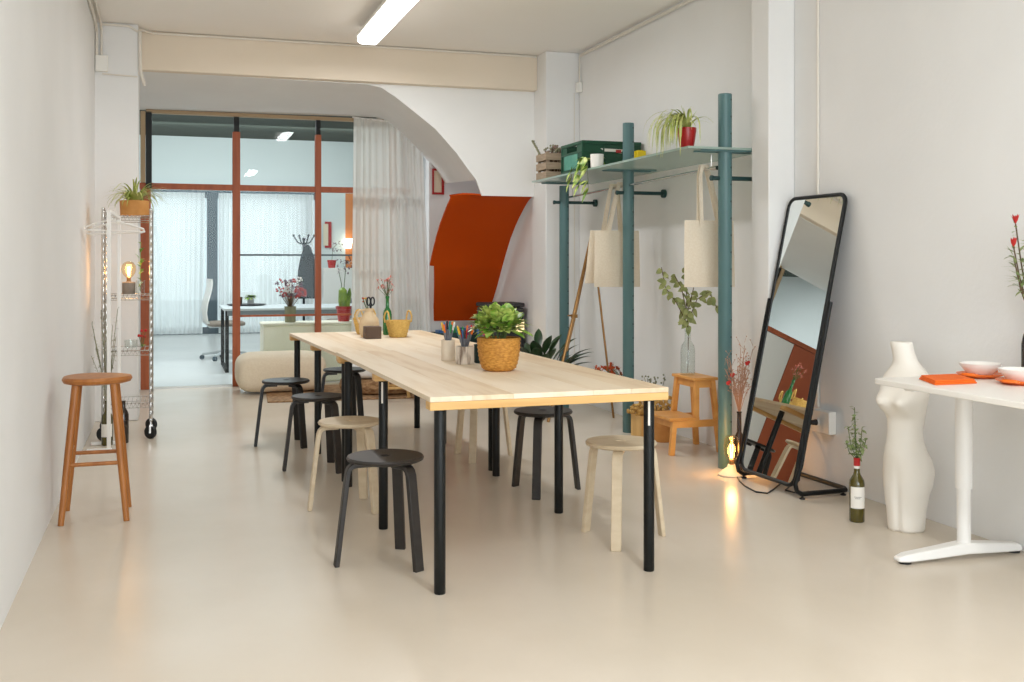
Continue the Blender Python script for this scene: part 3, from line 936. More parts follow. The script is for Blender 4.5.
# pothos plant trailing over shelf edge
t = empty('trailing_pothos', (3.10, 7.575, ZS), 'pothos with yellow green leaves trailing over the shelf edge', 'plant')
b = MB(); b.lathe([(0.001, 0), (0.036, 0), (0.045, 0.07), (0.041, 0.07), (0.036, 0.06), (0.001, 0.058)], (0, 0, 0), 20); b.build('pot', M['tealdark'], t)
b = MB(); b.use(M['stemgreen'])
v1 = [(0, 0, 0.06), (-0.06, -0.02, 0.08), (-0.105, -0.04, 0.02), (-0.112, -0.05, -0.06), (-0.114, -0.06, -0.11)]
v2 = [(0, 0, 0.06), (-0.05, 0.09, 0.08), (-0.108, 0.13, 0.01), (-0.112, 0.14, -0.07)]
v3 = [(0, 0, 0.06), (-0.07, -0.10, 0.07), (-0.112, -0.20, 0.0), (-0.112, -0.21, -0.10), (-0.112, -0.215, -0.17)]
for v in (v1, v2, v3): b.tube(v, 0.002, 5)
b.use(M['leafv'])
for v in (v1, v2, v3):
    for p in v[1:]:
        b.leaf(p, (-0.4, rnd.uniform(-.5, .5), -0.5), 0.095, 0.07, 0.3, up=(-1, 0, .2))
        b.leaf(p, (-0.5, rnd.uniform(-.9, .9), -0.1), 0.075, 0.06, 0.3, up=(-1, 0, .2))
for i in range(20):
    a = rnd.uniform(0, 6.28)
    b.leaf((0.03 * math.cos(a), 0.03 * math.sin(a), 0.07), (math.cos(a) - .5, math.sin(a), rnd.uniform(0.1, 1.1)), rnd.uniform(.08, .13), 0.07, 0.5)
b.build('foliage', None, t, recalc=False)
# spider plant in the red pot
t = empty('spider_plant', (3.10, 5.995, ZS), 'spider plant trailing from a red pot on the glass shelf', 'plant')
b = MB(); b.lathe([(0.001, 0), (0.040, 0), (0.043, 0.004), (0.060, 0.115), (0.060, 0.135), (0.056, 0.135), (0.053, 0.12), (0.001, 0.118)], (0, 0, 0), 24); b.build('pot', M['red'], t)
b = MB(); b.lathe([(0.001, 0.119), (0.052, 0.119), (0.052, 0.122), (0.001, 0.125)], (0, 0, 0), 16); b.build('soil', M['soil'], t)
b = MB(); b.use(M['leafspider'])
for i in range(70):
    az = R(195) + rnd.gauss(0.0, 0.5) if i < 56 else rnd.uniform(0, 6.28)
    b.blade((0.015 * math.cos(az), 0.015 * math.sin(az), 0.125), az, rnd.uniform(.26, .46) if i < 56 else rnd.uniform(.15, .25), 0.012, rnd.uniform(0.9, 1.4), rnd.uniform(3.2, 4.6) if i < 56 else 2.0, 12)
for i in range(8):
    az = rnd.uniform(0, 6.28)
    b.blade((0, 0, 0.125), az, rnd.uniform(.12, .22), 0.008, rnd.uniform(1.1, 1.5), 0.5, 6)
b.build('foliage', None, t, recalc=False)

# tote bags on the rail
def tote(label, x, y, rz, zt2, h=0.43, w=0.37, xr=None, zr=1.862, tilt=0.0):
    t = empty('tote_bag', (x, y, 0), label, 'bag', 'canvas tote bags on the rack rail', rz=rz)
    b = MB()
    nu, nv = 18, 12
    rows = []
    for j in range(nv + 1):
        v = j / nv
        z = zt2 - h + h * v
        th = 0.020 * math.sin(PI * min(1, v * 0.9 + 0.08)) + 0.008
        ring = []
        for k in range(nu + 1):
            u = k / nu
            xx = (u - 0.5) * w * (1 - 0.03 * v) + tilt * (1 - v)
            ring.append(Vector((xx, -th * (math.sin(PI * u) ** 0.5) + 0.006 * math.sin(u * 11 + v * 2), z)))
        for k in range(nu - 1, 0, -1):
            u = k / nu
            xx = (u - 0.5) * w * (1 - 0.03 * v) + tilt * (1 - v)
            ring.append(Vector((xx, th * (math.sin(PI * u) ** 0.5) + 0.006 * math.sin(u * 9 + v * 3), z)))
        rows.append(ring)
    b.rings(rows, cap=True)
    b.build('bag_body', M['canvas'], t, ang=50)
    dx = (xr - x) if xr is not None else 0.0
    for s, yy in ((-1, -0.020), (1, 0.022)):
        b = MB()
        top = zr + 0.026
        base = 0.068
        ptsl = [(-base, yy, zt2 - 0.05), (-base, yy, zt2 + 0.01), (dx - 0.030 + 0.004 * s, yy * 0.9, top - 0.06), (dx - 0.016, yy * 0.6, top), (dx + 0.016, yy * 0.6, top), (dx + 0.034 + 0.004 * s, yy * 0.9, top - 0.06), (base, yy, zt2 + 0.01), (base, yy, zt2 - 0.05)]
        P = [Vector(p) for p in ptsl]
        wv = 0.026
        rings = []
        for i, p in enumerate(P):
            d = (P[min(i + 1, len(P) - 1)] - P[max(i - 1, 0)]).normalized()
            sd = Vector((d.z, 0, -d.x)) * wv / 2
            o2 = Vector((0, 0.0018, 0))
            rings.append([p + sd + o2, p - sd + o2, p - sd - o2, p + sd - o2])
        b.rings(rings); b.build('handle', M['canvas'], t, ang=60)
    return t
def railx(y): return 3.25 + 0.075 * (y - 5.95) / 2.67
def railz(y): return 1.868 - 0.023 * (y - 5.95) / 2.67
tote('cream canvas tote bag hanging nearest the right post of the rack', 3.295, 6.06, 0.03, 1.545, 0.425, 0.365, railx(6.06), railz(6.06))
tote('cream canvas tote bag hanging just behind the middle teal post', 3.262, 7.45, -0.05, 1.520, 0.43, 0.37, railx(7.45), railz(7.45))
tote('cream canvas tote bag hanging furthest left, half behind another bag', 3.285, 7.60, -0.12, 1.525, 0.41, 0.36, railx(7.60), railz(7.60), tilt=-0.04)

# ================================================================== EASEL, STEP STOOL, DRIED FLOWERS
t = empty('tripod_easel', (3.35, 8.12, 0), 'slim brass tripod easel leaning between the rack posts', 'easel')
apex = Vector((-0.045, -0.03, 1.475))
b = MB(); b.tube([apex, Vector((-0.225, -0.08, 0.80)), Vector((-0.46, -0.15, 0.0))], [0.011, 0.013, 0.013], 10)
b.tube([apex + Vector((0.015, 0.02, 0)), Vector((-0.20, -0.05, 0.80)), Vector((-0.27, -0.07, 0.56))], 0.010, 10); b.build('leg', M['brass'], t)
b = MB(); b.tube([apex + Vector((0.02, 0, -0.02)), Vector((0.13, -0.10, 0.0))], 0.009, 10); b.build('leg', M['brass'], t)
b = MB(); b.tube([apex, apex + Vector((0.015, 0, 0.012)), apex + Vector((0.032, 0, 0.0)), apex + Vector((0.036, 0, -0.06))], 0.008, 8); b.build('hook', M['brass'], t)
b = MB(); b.obox(Vector((-0.205, -0.07, 0.84)), (0.022, 0, 0), (0, 0.02, 0), (0, 0, 0.014)); b.cyl((-0.26, -0.07, 0.845), (-0.205, -0.07, 0.845), 0.007, seg=8); b.build('clamp', M['brass'], t)

# two-step stool
t = empty('step_stool', (3.325, 6.535, 0), 'honey coloured wooden two step stool with a glass vase on top', 'step stool', rz=R(-90))
t.scale = (1.0, 0.82, 1.0)
ht, hs = 0.505, 0.245
b = MB(); b.box((-0.145, 0.015, ht - 0.02), (0.185, 0.235, ht)); b.build('top_step', M['beech'], t, bevel=0.003)
b = MB(); b.box((-0.165, -0.21, hs - 0.02), (0.195, 0.06, hs)); b.build('lower_step', M['beech'], t, bevel=0.003)
def slant(b, p0, p1, w, d):
    p0, p1 = Vector(p0), Vector(p1)
    vs = [p + Vector((sx * w / 2, sy * d / 2, 0)) for p in (p0, p1) for (sx, sy) in ((-1, -1), (1, -1), (1, 1), (-1, 1))]
    b.hexa(vs)
for sx, x0, x1 in ((-1, -0.115, -0.150), (1, 0.160, 0.185)):
    b = MB(); slant(b, (x1, 0.250, 0), (x0, 0.195, ht - 0.02), 0.034, 0.042); b.build('leg', M['beech'], t, bevel=0.003)
    b = MB(); slant(b, (x1 + sx * 0.004, -0.19, 0), (x1, -0.165, hs - 0.02), 0.034, 0.042); b.build('leg', M['beech'], t, bevel=0.003)
    b = MB(); slant(b, (x1 - sx * 0.006, 0.035, hs), (x0, 0.050, ht - 0.02), 0.034, 0.042); b.build('upright', M['beech'], t, bevel=0.003)
    b = MB(); b.box((x0 - 0.010, 0.05, ht - 0.068), (x0 + 0.010, 0.20, ht - 0.0205)); b.build('side_rail', M['beech'], t)
    b = MB(); b.box((x1 - 0.010, -0.17, hs - 0.066), (x1 + 0.010, 0.22, hs - 0.0205)); b.build('side_rail', M['beech'], t)
b = MB(); b.box((-0.115, 0.040, ht - 0.068), (0.160, 0.060, ht - 0.0205)); b.build('front_rail', M['beech'], t)
b = MB(); b.box((-0.150, -0.175, hs - 0.066), (0.185, -0.155, hs - 0.0205)); b.build('front_rail', M['beech'], t)
# glass vase + eucalyptus
VX, VY = 3.405, 6.57
b = MB(); b.lathe([(0.001, 0), (0.046, 0), (0.050, 0.006), (0.050, 0.17), (0.044, 0.20), (0.022, 0.235), (0.021, 0.30), (0.024, 0.31), (0.021, 0.31), (0.018, 0.30), (0.019, 0.235), (0.041, 0.198), (0.047, 0.168), (0.047, 0.012), (0.001, 0.010)], (VX, VY, ht), 24)
tag(b.build('glass_vase', M['glassvase']), 'clear glass bottle vase on the step stool', 'vase')
b = MB(); b.use(M['stem'])
def twig(b, pts, r=0.003): b.tube(pts, r, 6)
mains = [[(VX, VY, ht + 0.02), (VX + 0.005, VY, ht + 0.30), (VX - 0.01, VY, ht + 0.52), (VX - 0.03, VY - 0.02, ht + 0.78)],
         [(VX, VY, ht + 0.34), (VX - 0.08, VY + 0.02, ht + 0.50), (VX - 0.16, VY + 0.02, ht + 0.60), (VX - 0.19, VY + 0.02, ht + 0.74)],
         [(VX, VY, ht + 0.36), (VX + 0.05, VY - 0.04, ht + 0.52), (VX + 0.12, VY - 0.08, ht + 0.57), (VX + 0.17, VY - 0.10, ht + 0.46)],
         [(VX, VY, ht + 0.30), (VX - 0.02, VY - 0.03, ht + 0.42), (VX + 0.03, VY - 0.03, ht + 0.60)],
         [(VX, VY, ht + 0.40), (VX - 0.05, VY, ht + 0.60), (VX - 0.10, VY, ht + 0.68)]]
for q in mains: twig(b, q)
b.use(M['leafeuc'])
for q in mains:
    P = [Vector(p) for p in q]
    for i in range(len(P) - 1):
        if P[i].z < ht + 0.28 and i == 0 and q is mains[0]:
            continue
        for k in range(7):
            c = P[i].lerp(P[i + 1], k / 7)
            if c.z < ht + 0.33: continue
            dv = (rnd.uniform(-1, 1), rnd.uniform(-.8, .6), rnd.uniform(-.7, .5))
            b.leaf(c, dv, rnd.uniform(.045, .062), 0.040, 0.25, n=4, tip=0.7, up=(0, -1, 0.4))
tag(b.build('eucalyptus_branches', None, recalc=False), 'eucalyptus branches with round leaves in the glass vase', 'branches')

# plank planter with dried flowers behind the table corner
t = empty('wooden_planter', (3.30, 7.06, 0), 'light wooden planter box with dried straw coloured flowers', 'planter')
b = MB()
for k in range(3):
    x = -0.06 + k * 0.062
    b.box((x, -0.09, 0), (x + 0.058, -0.075, 0.17)); b.box((x, 0.075, 0), (x + 0.058, 0.09, 0.17))
b.box((-0.06, -0.075, 0), (-0.045, 0.075, 0.17)); b.box((0.107, -0.075, 0), (0.122, 0.075, 0.17)); b.box((-0.045, -0.075, 0.005), (0.107, 0.075, 0.12))
b.build('box', M['lightwood'], t, bevel=0.002)
b = MB(); b.use(M['driedyellow'])
for i in range(220):
    a, r_ = rnd.uniform(0, 6.28), rnd.uniform(0, 1) ** .5 * 0.13
    c = Vector((0.015 + r_ * math.cos(a), r_ * math.sin(a), 0.175 + rnd.uniform(0, 0.12) * (1.2 - r_ / 0.13)))
    b.ball(c, rnd.uniform(.008, .014), 1)
    if i % 3 == 0: b.leaf(c, (rnd.uniform(-1, 1), rnd.uniform(-1, 1), rnd.uniform(0, 1)), 0.05, 0.008)
b.build('flower_heads', None, t)
b = MB(); b.use(M['driedgrey'])
for i in range(6):
    p0 = Vector((3.48, 7.24, 0.0)); p1 = Vector((3.47 + rnd.uniform(-.10, .10), 7.24 + rnd.uniform(-.08, .08), rnd.uniform(.36, .45)))
    b.tube([p0, p0.lerp(p1, .5) + Vector((0, 0, .05)), p1], 0.0025, 5)
    for k in range(9):
        c = (p0 + Vector((0, 0, .1))).lerp(p1, 0.4 + 0.6 * k / 8) + Vector((rnd.uniform(-.025, .025), rnd.uniform(-.02, .02), rnd.uniform(-.01, .03)))
        b.ball(c, 0.008, 1)
tag(b.build('dried_sprigs', None), 'grey green dried sprigs standing behind the pine table corner', 'dried flowers')
b = MB(); b.lathe([(0.001, 0), (0.055, 0), (0.062, 0.01), (0.066, 0.12), (0.045, 0.20), (0.040, 0.22), (0.036, 0.22), (0.040, 0.19), (0.055, 0.12), (0.05, 0.015), (0.001, 0.012)], (3.36, 6.86, 0.0), 22)
tag(b.build('straw_vase', M['terracotta']), 'tan clay vase between the planter and the step stool', 'vase')
b = MB(); b.use(M['driedyellow'])
for i in range(70):
    a, r_ = rnd.uniform(0, 6.28), rnd.uniform(0, 1) ** .5 * 0.075
    c = Vector((3.36 + r_ * math.cos(a), 6.86 + r_ * math.sin(a), 0.225 + rnd.uniform(0, 0.10)))
    b.ball(c, rnd.uniform(.008, .013), 1)
b.use(M['stem'])
for i in range(8):
    a = rnd.uniform(0, 6.28)
    b.tube([(3.36, 6.86, 0.05), (3.36 + .06 * math.cos(a), 6.86 + .06 * math.sin(a), 0.26)], 0.002, 5)
tag(b.build('straw_flowers', None), 'round bunch of dried straw flowers beside the step stool', 'dried flowers')
# rust orange flowers in a tall vase on the floor
b = MB(); b.lathe([(0.001, 0), (0.028, 0), (0.031, 0.006), (0.031, 0.22), (0.026, 0.27), (0.018, 0.30), (0.020, 0.31), (0.017, 0.31), (0.0155, 0.30), (0.023, 0.268), (0.028, 0.22), (0.028, 0.01), (0.001, 0.008)], (3.43, 7.66, 0), 22)
tag(b.build('floor_vase', M['glassvase']), 'slim clear glass vase on the floor under the rust orange flowers', 'vase')
b = MB()
for i in range(46):
    a, r_ = rnd.uniform(0, 6.28), rnd.uniform(0, 1) ** .5 * 0.17
    top = Vector((3.235 + r_ * math.cos(a), 7.62 + 0.5 * r_ * math.sin(a), 0.505 - 0.45 * r_ + rnd.uniform(-.05, .01)))
    b.use(M['stemgreen']); b.tube([(3.43, 7.66, 0.06), (3.43 + .01 * math.cos(a), 7.66 + .01 * math.sin(a), 0.30), top], 0.002, 5)
    b.use(M['orangeflower'])
    for k in range(9):
        b.leaf(top, (rnd.uniform(-1, 1), rnd.uniform(-1, 1), rnd.uniform(-.4, 1)), 0.032, 0.012, 0.3, n=2)
    b.ball(top, 0.010, 1)
tag(b.build('orange_flowers', None, recalc=False), 'rust orange dried flowers peeking above the pine table edge', 'flowers')

# dark leafed plant on the floor by the far post and black box, small lamp
t = empty('aspidistra_plant', (2.93, 8.34, 0), 'dark green broad leaved plant on the floor left of the far rack post', 'plant')
b = MB(); b.lathe([(0.001, 0), (0.09, 0), (0.12, 0.22), (0.11, 0.22), (0.10, 0.19), (0.001, 0.185)], (0, 0, 0), 24); b.build('pot', M['greybox'], t)
b = MB(); b.use(M['leafdark'])
for i in range(34):
    az = rnd.uniform(0, 6.28)
    el = rnd.uniform(0.75, 1.45)
    p = Vector((0.05 * math.cos(az), 0.05 * math.sin(az), 0.18))
    st = p + Vector((math.cos(az) * math.cos(el), math.sin(az) * math.cos(el), math.sin(el))) * rnd.uniform(.22, .42)
    b.tube([p, st], 0.004, 5)
    b.leaf(st, (math.cos(az) * math.cos(el * .8), math.sin(az) * math.cos(el * .8), math.sin(el * .8)), rnd.uniform(.24, .32), 0.075, 0.30, n=6, fold=.3)
b.build('foliage', None, t, recalc=False)
t = empty('storage_chest', (3.08, 9.86, 0), 'low black storage box behind the potted plants, in front of the alcove', 'box')
b = MB(); b.box((-0.18, -0.16, 0.0), (0.19, 0.20, 0.84)); b.build('box_body', M['greybox'], t, bevel=0.015)
b = MB(); b.box((-0.19, -0.17, 0.845), (0.20, 0.21, 0.885)); b.build('lid', M['greybox'], t, bevel=0.015)
t = empty('paper_lamp', (3.09, 9.28, 0), 'slim glowing paper lamp on a dark stand behind the basket plant', 'lamp')
b = MB(); b.lathe([(0.07, 0), (0.07, 0.015), (0.012, 0.02), (0.012, 0.635)], (0, 0, 0), 20); b.build('stand', M['greybox'], t)
b = MB(); b.box((-0.032, -0.032, 0.636), (0.032, 0.032, 0.75)); b.build('lamp_shade', M['papershade'], t, bevel=0.006)

# ================================================================== THINGS ON THE TABLES
def basket_plant():
    t = empty('basket_plant', (1.492, 4.80, T1), 'bushy variegated plant in woven straw basket on the near table', 'plant')
    b = MB()
    prof = []
    zz, hh = 0.0, 0.158
    prof.append((0.001, 0)); prof.append((0.060, 0))
    for k in range(17):
        u = k / 16
        r_ = 0.072 + 0.031 * math.sin(u * PI / 2) ** 0.5 + 0.0018 * (1 if k % 2 else -1)
        prof.append((r_, 0.006 + u * (hh - 0.006)))
    prof += [(0.096, hh), (0.092, hh - 0.02), (0.001, hh - 0.022)]
    b.lathe(prof, (0, 0, 0), 40); b.build('basket', M['straw'], t, ang=60)
    b = MB(); b.use(M['leafv'])
    for i in range(260):
        az = rnd.uniform(0, 6.28)
        el = math.asin(rnd.uniform(0.0, 1.0))
        rr = rnd.uniform(0.55, 1.0)
        d = Vector((math.cos(az) * math.cos(el), math.sin(az) * math.cos(el), math.sin(el)))
        p = Vector((0, 0, 0.185)) + Vector((d.x * 0.100, d.y * 0.100, d.z * 0.105)) * rr
        dd = d + Vector((rnd.uniform(-.7, .7), rnd.uniform(-.7, .7), rnd.uniform(-.2, .9)))
        b.leaf(p, dd, rnd.uniform(.055, .090), rnd.uniform(.034, .048), 0.28, n=4, tip=0.85)
    b.use(M['stemgreen'])
    for i in range(26):
        az = rnd.uniform(0, 6.28); r_ = rnd.uniform(0.01, 0.07)
        b.tube([(r_ * math.cos(az) * .4, r_ * math.sin(az) * .4, 0.13), (r_ * math.cos(az), r_ * math.sin(az), 0.22)], 0.002, 5)
    b.build('foliage', None, t, recalc=False)
basket_plant()

def cup(label, x, y, z, r, h, m):
    b = MB(); b.lathe([(0.001, 0), (r - 0.003, 0), (r, 0.003), (r, h), (r - 0.004, h), (r - 0.005, 0.006), (0.001, 0.005)], (x, y, z), 28)
    return tag(b.build('pen_cup', m), label, 'pen cup')
CUPS = [(1.395, 5.36, 0.033, 0.100, 'cupwhite', 'plain white clay pen cup, further back of the pair'),
        (1.428, 5.17, 0.047, 0.092, 'cupmarble', 'marbled grey and white clay pen cup beside the basket plant')]
cup(CUPS[0][5], 1.392, 5.37, T1, 0.036, 0.108, M['cupwhite'])
cup(CUPS[1][5], 1.428, 5.17, T1, 0.0465, 0.090, M['cupmarble'])
PENC = {'orange': (240, 120, 30), 'red': (205, 40, 36), 'green': (40, 140, 70), 'purple': (120, 40, 110), 'pink': (220, 70, 110), 'yellow': (236, 190, 50), 'blue': (60, 110, 170), 'white': (236, 234, 230), 'black': (40, 40, 44), 'teal': (40, 130, 130)}
for k, c in PENC.items():
    M['pen_' + k] = mat('pen_' + k, c, 0.35)
M['pengrey'] = mat('pen_grey', (120, 124, 134), 0.4)
def pen_set(cx, cy, z, r, h, cols, cupname, seed):
    rr = random.Random(seed)
    n = len(cols)
    for i, cname in enumerate(cols):
        a = 2 * PI * i / n + rr.uniform(-.15, .15)
        base = Vector((cx - 0.35 * r * math.cos(a), cy - 0.35 * r * math.sin(a), z + 0.008))
        k = 0.62 if i % 2 else 0.40
        top = Vector((cx + k * r * 1.8 * math.cos(a), cy + k * r * 1.8 * math.sin(a), z + h + rr.uniform(.080, .105)))
        d = (top - base).normalized()
        t = tag(bpy.data.objects.new('felt_pen', None), '%s capped felt pen standing in the %s' % (cname, cupname), 'pen', 'felt pens in the ' + cupname)
        COL.objects.link(t); t.location = base
        t.rotation_euler = d.to_track_quat('Z', 'Y').to_euler()
        L = (top - base).length
        b = MB(); b.lathe([(0.003, 0), (0.0045, 0.004), (0.0045, L - 0.045)], (0, 0, 0), 10); b.build('barrel', M['pengrey'], t)
        b = MB(); b.lathe([(0.0055, L - 0.0449), (0.0055, L - 0.006), (0.003, L)], (0, 0, 0), 10); b.build('cap', M['pen_' + cname], t)
pen_set(1.392, 5.37, T1, 0.031, 0.108, ['orange', 'yellow', 'white', 'red', 'orange', 'yellow', 'blue', 'orange', 'black', 'teal', 'green', 'white'], 'plain white cup', 3)
pen_set(1.428, 5.17, T1, 0.041, 0.090, ['purple', 'red', 'orange', 'pink', 'green', 'white', 'black', 'teal', 'red', 'yellow', 'blue', 'black', 'red', 'purple', 'green', 'orange'], 'marbled cup', 5)
# third cup half hidden behind the basket
b = MB(); b.lathe([(0.001, 0), (0.030, 0), (0.034, 0.004), (0.036, 0.095), (0.033, 0.095), (0.031, 0.008), (0.001, 0.006)], (1.52, 5.20, T1), 24)
tag(b.build('pen_cup', M['tealdark']), 'dark teal cup almost hidden behind the straw basket', 'pen cup')
pen_set(1.52, 5.20, T1, 0.030, 0.095, ['pink', 'green', 'teal', 'blue', 'pink'], 'dark teal cup', 9)

# far table: sand jug in a dark brown box, scissors, straw baskets, green bottle
JX, JY = 1.360, 7.36
b = MB()
b.box((JX - 0.055, JY - 0.055, T2), (JX + 0.055, JY + 0.055, T2 + 0.085))
tag(b.build('brown_box', M['brownbox'], bevel=0.003), 'dark brown square box on the far table', 'box')
t = empty('clay_jug', (JX + 0.004, JY + 0.145, T2), 'sand coloured clay jug behind the dark brown box', 'jug')
b = MB(); b.lathe([(0.001, 0), (0.052, 0), (0.070, 0.03), (0.074, 0.08), (0.066, 0.13), (0.040, 0.165), (0.030, 0.18), (0.032, 0.205), (0.028, 0.205), (0.026, 0.18), (0.001, 0.16)], (0, 0, 0), 28); b.build('jug_body', M['sand'], t)
b = MB(); b.tube([(-0.028, 0, 0.195), (-0.070, 0, 0.19), (-0.092, 0, 0.15), (-0.070, 0, 0.10)], 0.008, 10); b.build('handle', M['sand'], t)
t = empty('scissors', (JX + 0.012, JY + 0.128, T2 + 0.17), 'black handled scissors standing in the clay jug', 'scissors')
for s in (-1, 1):
    b = MB()
    pts = [Vector((s * 0.014 + 0.013 * math.cos(a) * 1.0, 0, 0.085 + 0.028 * math.sin(a))) for a in [2 * PI * k / 16 for k in range(16)]]
    b.tube(pts, 0.0055, 8, closed=True)
    b.tube([(s * 0.006, 0, 0.06), (-s * 0.004, 0, 0.02)], 0.006, 8)
    b.build('handle', M['blackplastic'], t)
b = MB(); b.beam((-0.003, 0.003, 0.03), (0.001, 0.003, -0.08), 0.010, 0.002, (0, 1, 0)); b.build('blade', M['steel'], t)
b = MB(); b.beam((0.003, -0.002, 0.03), (-0.001, -0.002, -0.08), 0.010, 0.002, (0, 1, 0)); b.build('blade', M['steel'], t)
b = MB()
for i in range(7):
    p1 = Vector((JX - 0.02 + rnd.uniform(-.03, .02), JY + 0.15 + rnd.uniform(-.02, .02), T2 + 0.245 + rnd.uniform(0, .04)))
    b.use(M['stemgreen']); b.tube([(JX + 0.0, JY + 0.15, T2 + 0.17), p1], 0.0018, 5)
    b.use(M['yellowflower'] if i % 2 else M['orangeflower'])
    for k in range(7):
        a = k * 2 * PI / 7
        b.leaf(p1, (math.cos(a), math.sin(a), .4), 0.018, 0.010, 0.2, n=2)
    b.ball(p1, 0.007, 1)
tag(b.build('yellow_flowers', None, recalc=False), 'tiny yellow and orange flowers in the clay jug', 'flowers')
def straw_basket(label, x, y, rz):
    t = empty('straw_basket', (x, y, T2), label, 'basket', 'pale straw baskets on the far table', rz)
    b = MB()
    prof = [(0.001, 0), (0.058, 0)]
    for k in range(11):
        u = k / 10
        prof.append((0.062 + 0.030 * u + (0.0015 if k % 2 else -0.0015), 0.004 + u * 0.116))
    prof += [(0.086, 0.12), (0.060, 0.012), (0.001, 0.010)]
    b.lathe(prof, (0, 0, 0), 30); b.build('basket_body', M['strawlight'], t, ang=60)
    for s in (-1, 1):
        b = MB(); b.tube([(s * 0.088, -0.032, 0.105), (s * 0.094, -0.034, 0.145), (s * 0.092, -0.018, 0.178), (s * 0.090, 0.0, 0.186), (s * 0.092, 0.018, 0.178), (s * 0.094, 0.034, 0.145), (s * 0.088, 0.032, 0.105)], 0.006, 8)
        b.build('handle', M['strawlight'], t)
    return t
straw_basket('pale straw basket with handles, right of the brown box', 1.560, 7.44, R(20))
straw_basket('pale straw basket mostly hidden behind the clay jug', 1.395, 7.84, R(50))
b = MB(); b.lathe([(0.001, 0), (0.030, 0), (0.033, 0.004), (0.033, 0.15), (0.028, 0.175), (0.013, 0.20), (0.012, 0.265), (0.015, 0.27), (0.015, 0.285), (0.011, 0.285), (0.001, 0.27)], (1.535, 7.70, T2), 22)
tag(b.build('green_bottle', M['bottlegreen']), 'bright green glass bottle behind the pale straw basket', 'bottle')
b = MB()
for i in range(20):
    a = rnd.uniform(0, 6.28); r_ = rnd.uniform(0, .075)
    p1 = Vector((1.535 + r_ * math.cos(a), 7.70 + r_ * math.sin(a) * .6, T2 + 0.36 + rnd.uniform(-.05, .07)))
    b.use(M['stemgreen']); b.tube([(1.535, 7.70, T2 + 0.275), p1], 0.0016, 5)
    b.use(M['pinkflower'])
    for k in range(8):
        b.leaf(p1, (rnd.uniform(-1, 1), rnd.uniform(-1, 1), rnd.uniform(-.3, 1)), 0.026, 0.010, 0.2, n=2)
tag(b.build('pink_flowers', None, recalc=False), 'dusty pink flowers in the green bottle', 'flowers')

# ================================================================== RIGHT DESK AND WHAT STANDS ON IT
DZ = 0.775
t = empty('standing_desk', (3.28, 3.77, 0), 'white T leg desk against the right wall', 'desk')
b = MB()
xa, xb2, ya, yb = 2.915 - 3.28, 3.585 - 3.28, 2.2 - 3.77, 3.905 - 3.77
r_ = 0.03
poly = []
for cx, cy, a0 in ((xb2 - r_, yb - r_, 0), (xa + r_, yb - r_, 90), (xa + r_, ya + r_, 180), (xb2 - r_, ya + r_, 270)):
    for k in range(5):
        a = R(a0 + 22.5 * k)
        poly.append((cx + r_ * math.cos(a), cy + r_ * math.sin(a)))
b.prism(poly, lambda x, y: Vector((x, y, DZ - 0.024)), lambda x, y: Vector((x, y, DZ)))
b.build('desktop', M['desk'], t, bevel=0.003)
for yy in (0.0, -1.35):
    b = MB(); b.lathe([(0.036, 0.30), (0.036, DZ - 0.03)], (0.005, yy, 0), 24); b.build('column', M['whitemetal'], t)
    b = MB(); b.lathe([(0.029, 0.06), (0.029, 0.2999)], (0.005, yy, 0), 24); b.build('inner_column', M['whitemetal'], t)
    b = MB()
    for k in range(1):
        prof = [(-0.345, 0.012, 0.030), (-0.30, 0.010, 0.042), (-0.15, 0.014, 0.055), (0.0, 0.022, 0.068), (0.15, 0.014, 0.055), (0.28, 0.010, 0.042), (0.305, 0.012, 0.030)]
        wd = [0.022, 0.034, 0.036, 0.042, 0.036, 0.034, 0.022]
        rings = [[Vector((x, yy - w, z0)), Vector((x, yy + w, z0)), Vector((x, yy + w * .8, z1)), Vector((x, yy - w * .8, z1))] for (x, z0, z1), w in zip(prof, wd)]
        b.rings(rings)
    b.build('foot_bar', M['whitemetal'], t, bevel=0.006, ang=60)
    for x in (-0.30, 0.275):
        b = MB(); b.cyl((x, yy, 0), (x, yy, 0.011), 0.026, seg=16); b.build('glide', M['rubber'], t)
    b = MB(); b.box((-0.28, yy - 0.03, DZ - 0.045), (0.28, yy + 0.03, DZ - 0.0245)); b.build('cross_bar', M['whitemetal'], t)
# napkin
b = MB()
q = [(3.067, 3.802), (3.317, 3.805), (3.202, 3.577), (2.982, 3.573)]
q = [(3.075, 3.80), (3.270, 3.80), (3.195, 3.590), (2.985, 3.590)]
for k in range(3):
    z0 = DZ + 0.0005 + k * 0.0062
    e = 0.003 * k
    b.hexa([Vector((q[3][0] + e, q[3][1] + e, z0)), Vector((q[2][0] - e, q[2][1] + e, z0)), Vector((q[1][0] - e, q[1][1] - e, z0)), Vector((q[0][0] + e, q[0][1] - e, z0)),
            Vector((q[3][0] + e, q[3][1] + e, z0 + 0.006)), Vector((q[2][0] - e, q[2][1] + e, z0 + 0.006)), Vector((q[1][0] - e, q[1][1] - e, z0 + 0.006)), Vector((q[0][0] + e, q[0][1] - e, z0 + 0.006))])
tag(b.build('folded_napkin', M['orangecloth'], bevel=0.002), 'folded orange cloth napkin on the white desk', 'napkin')
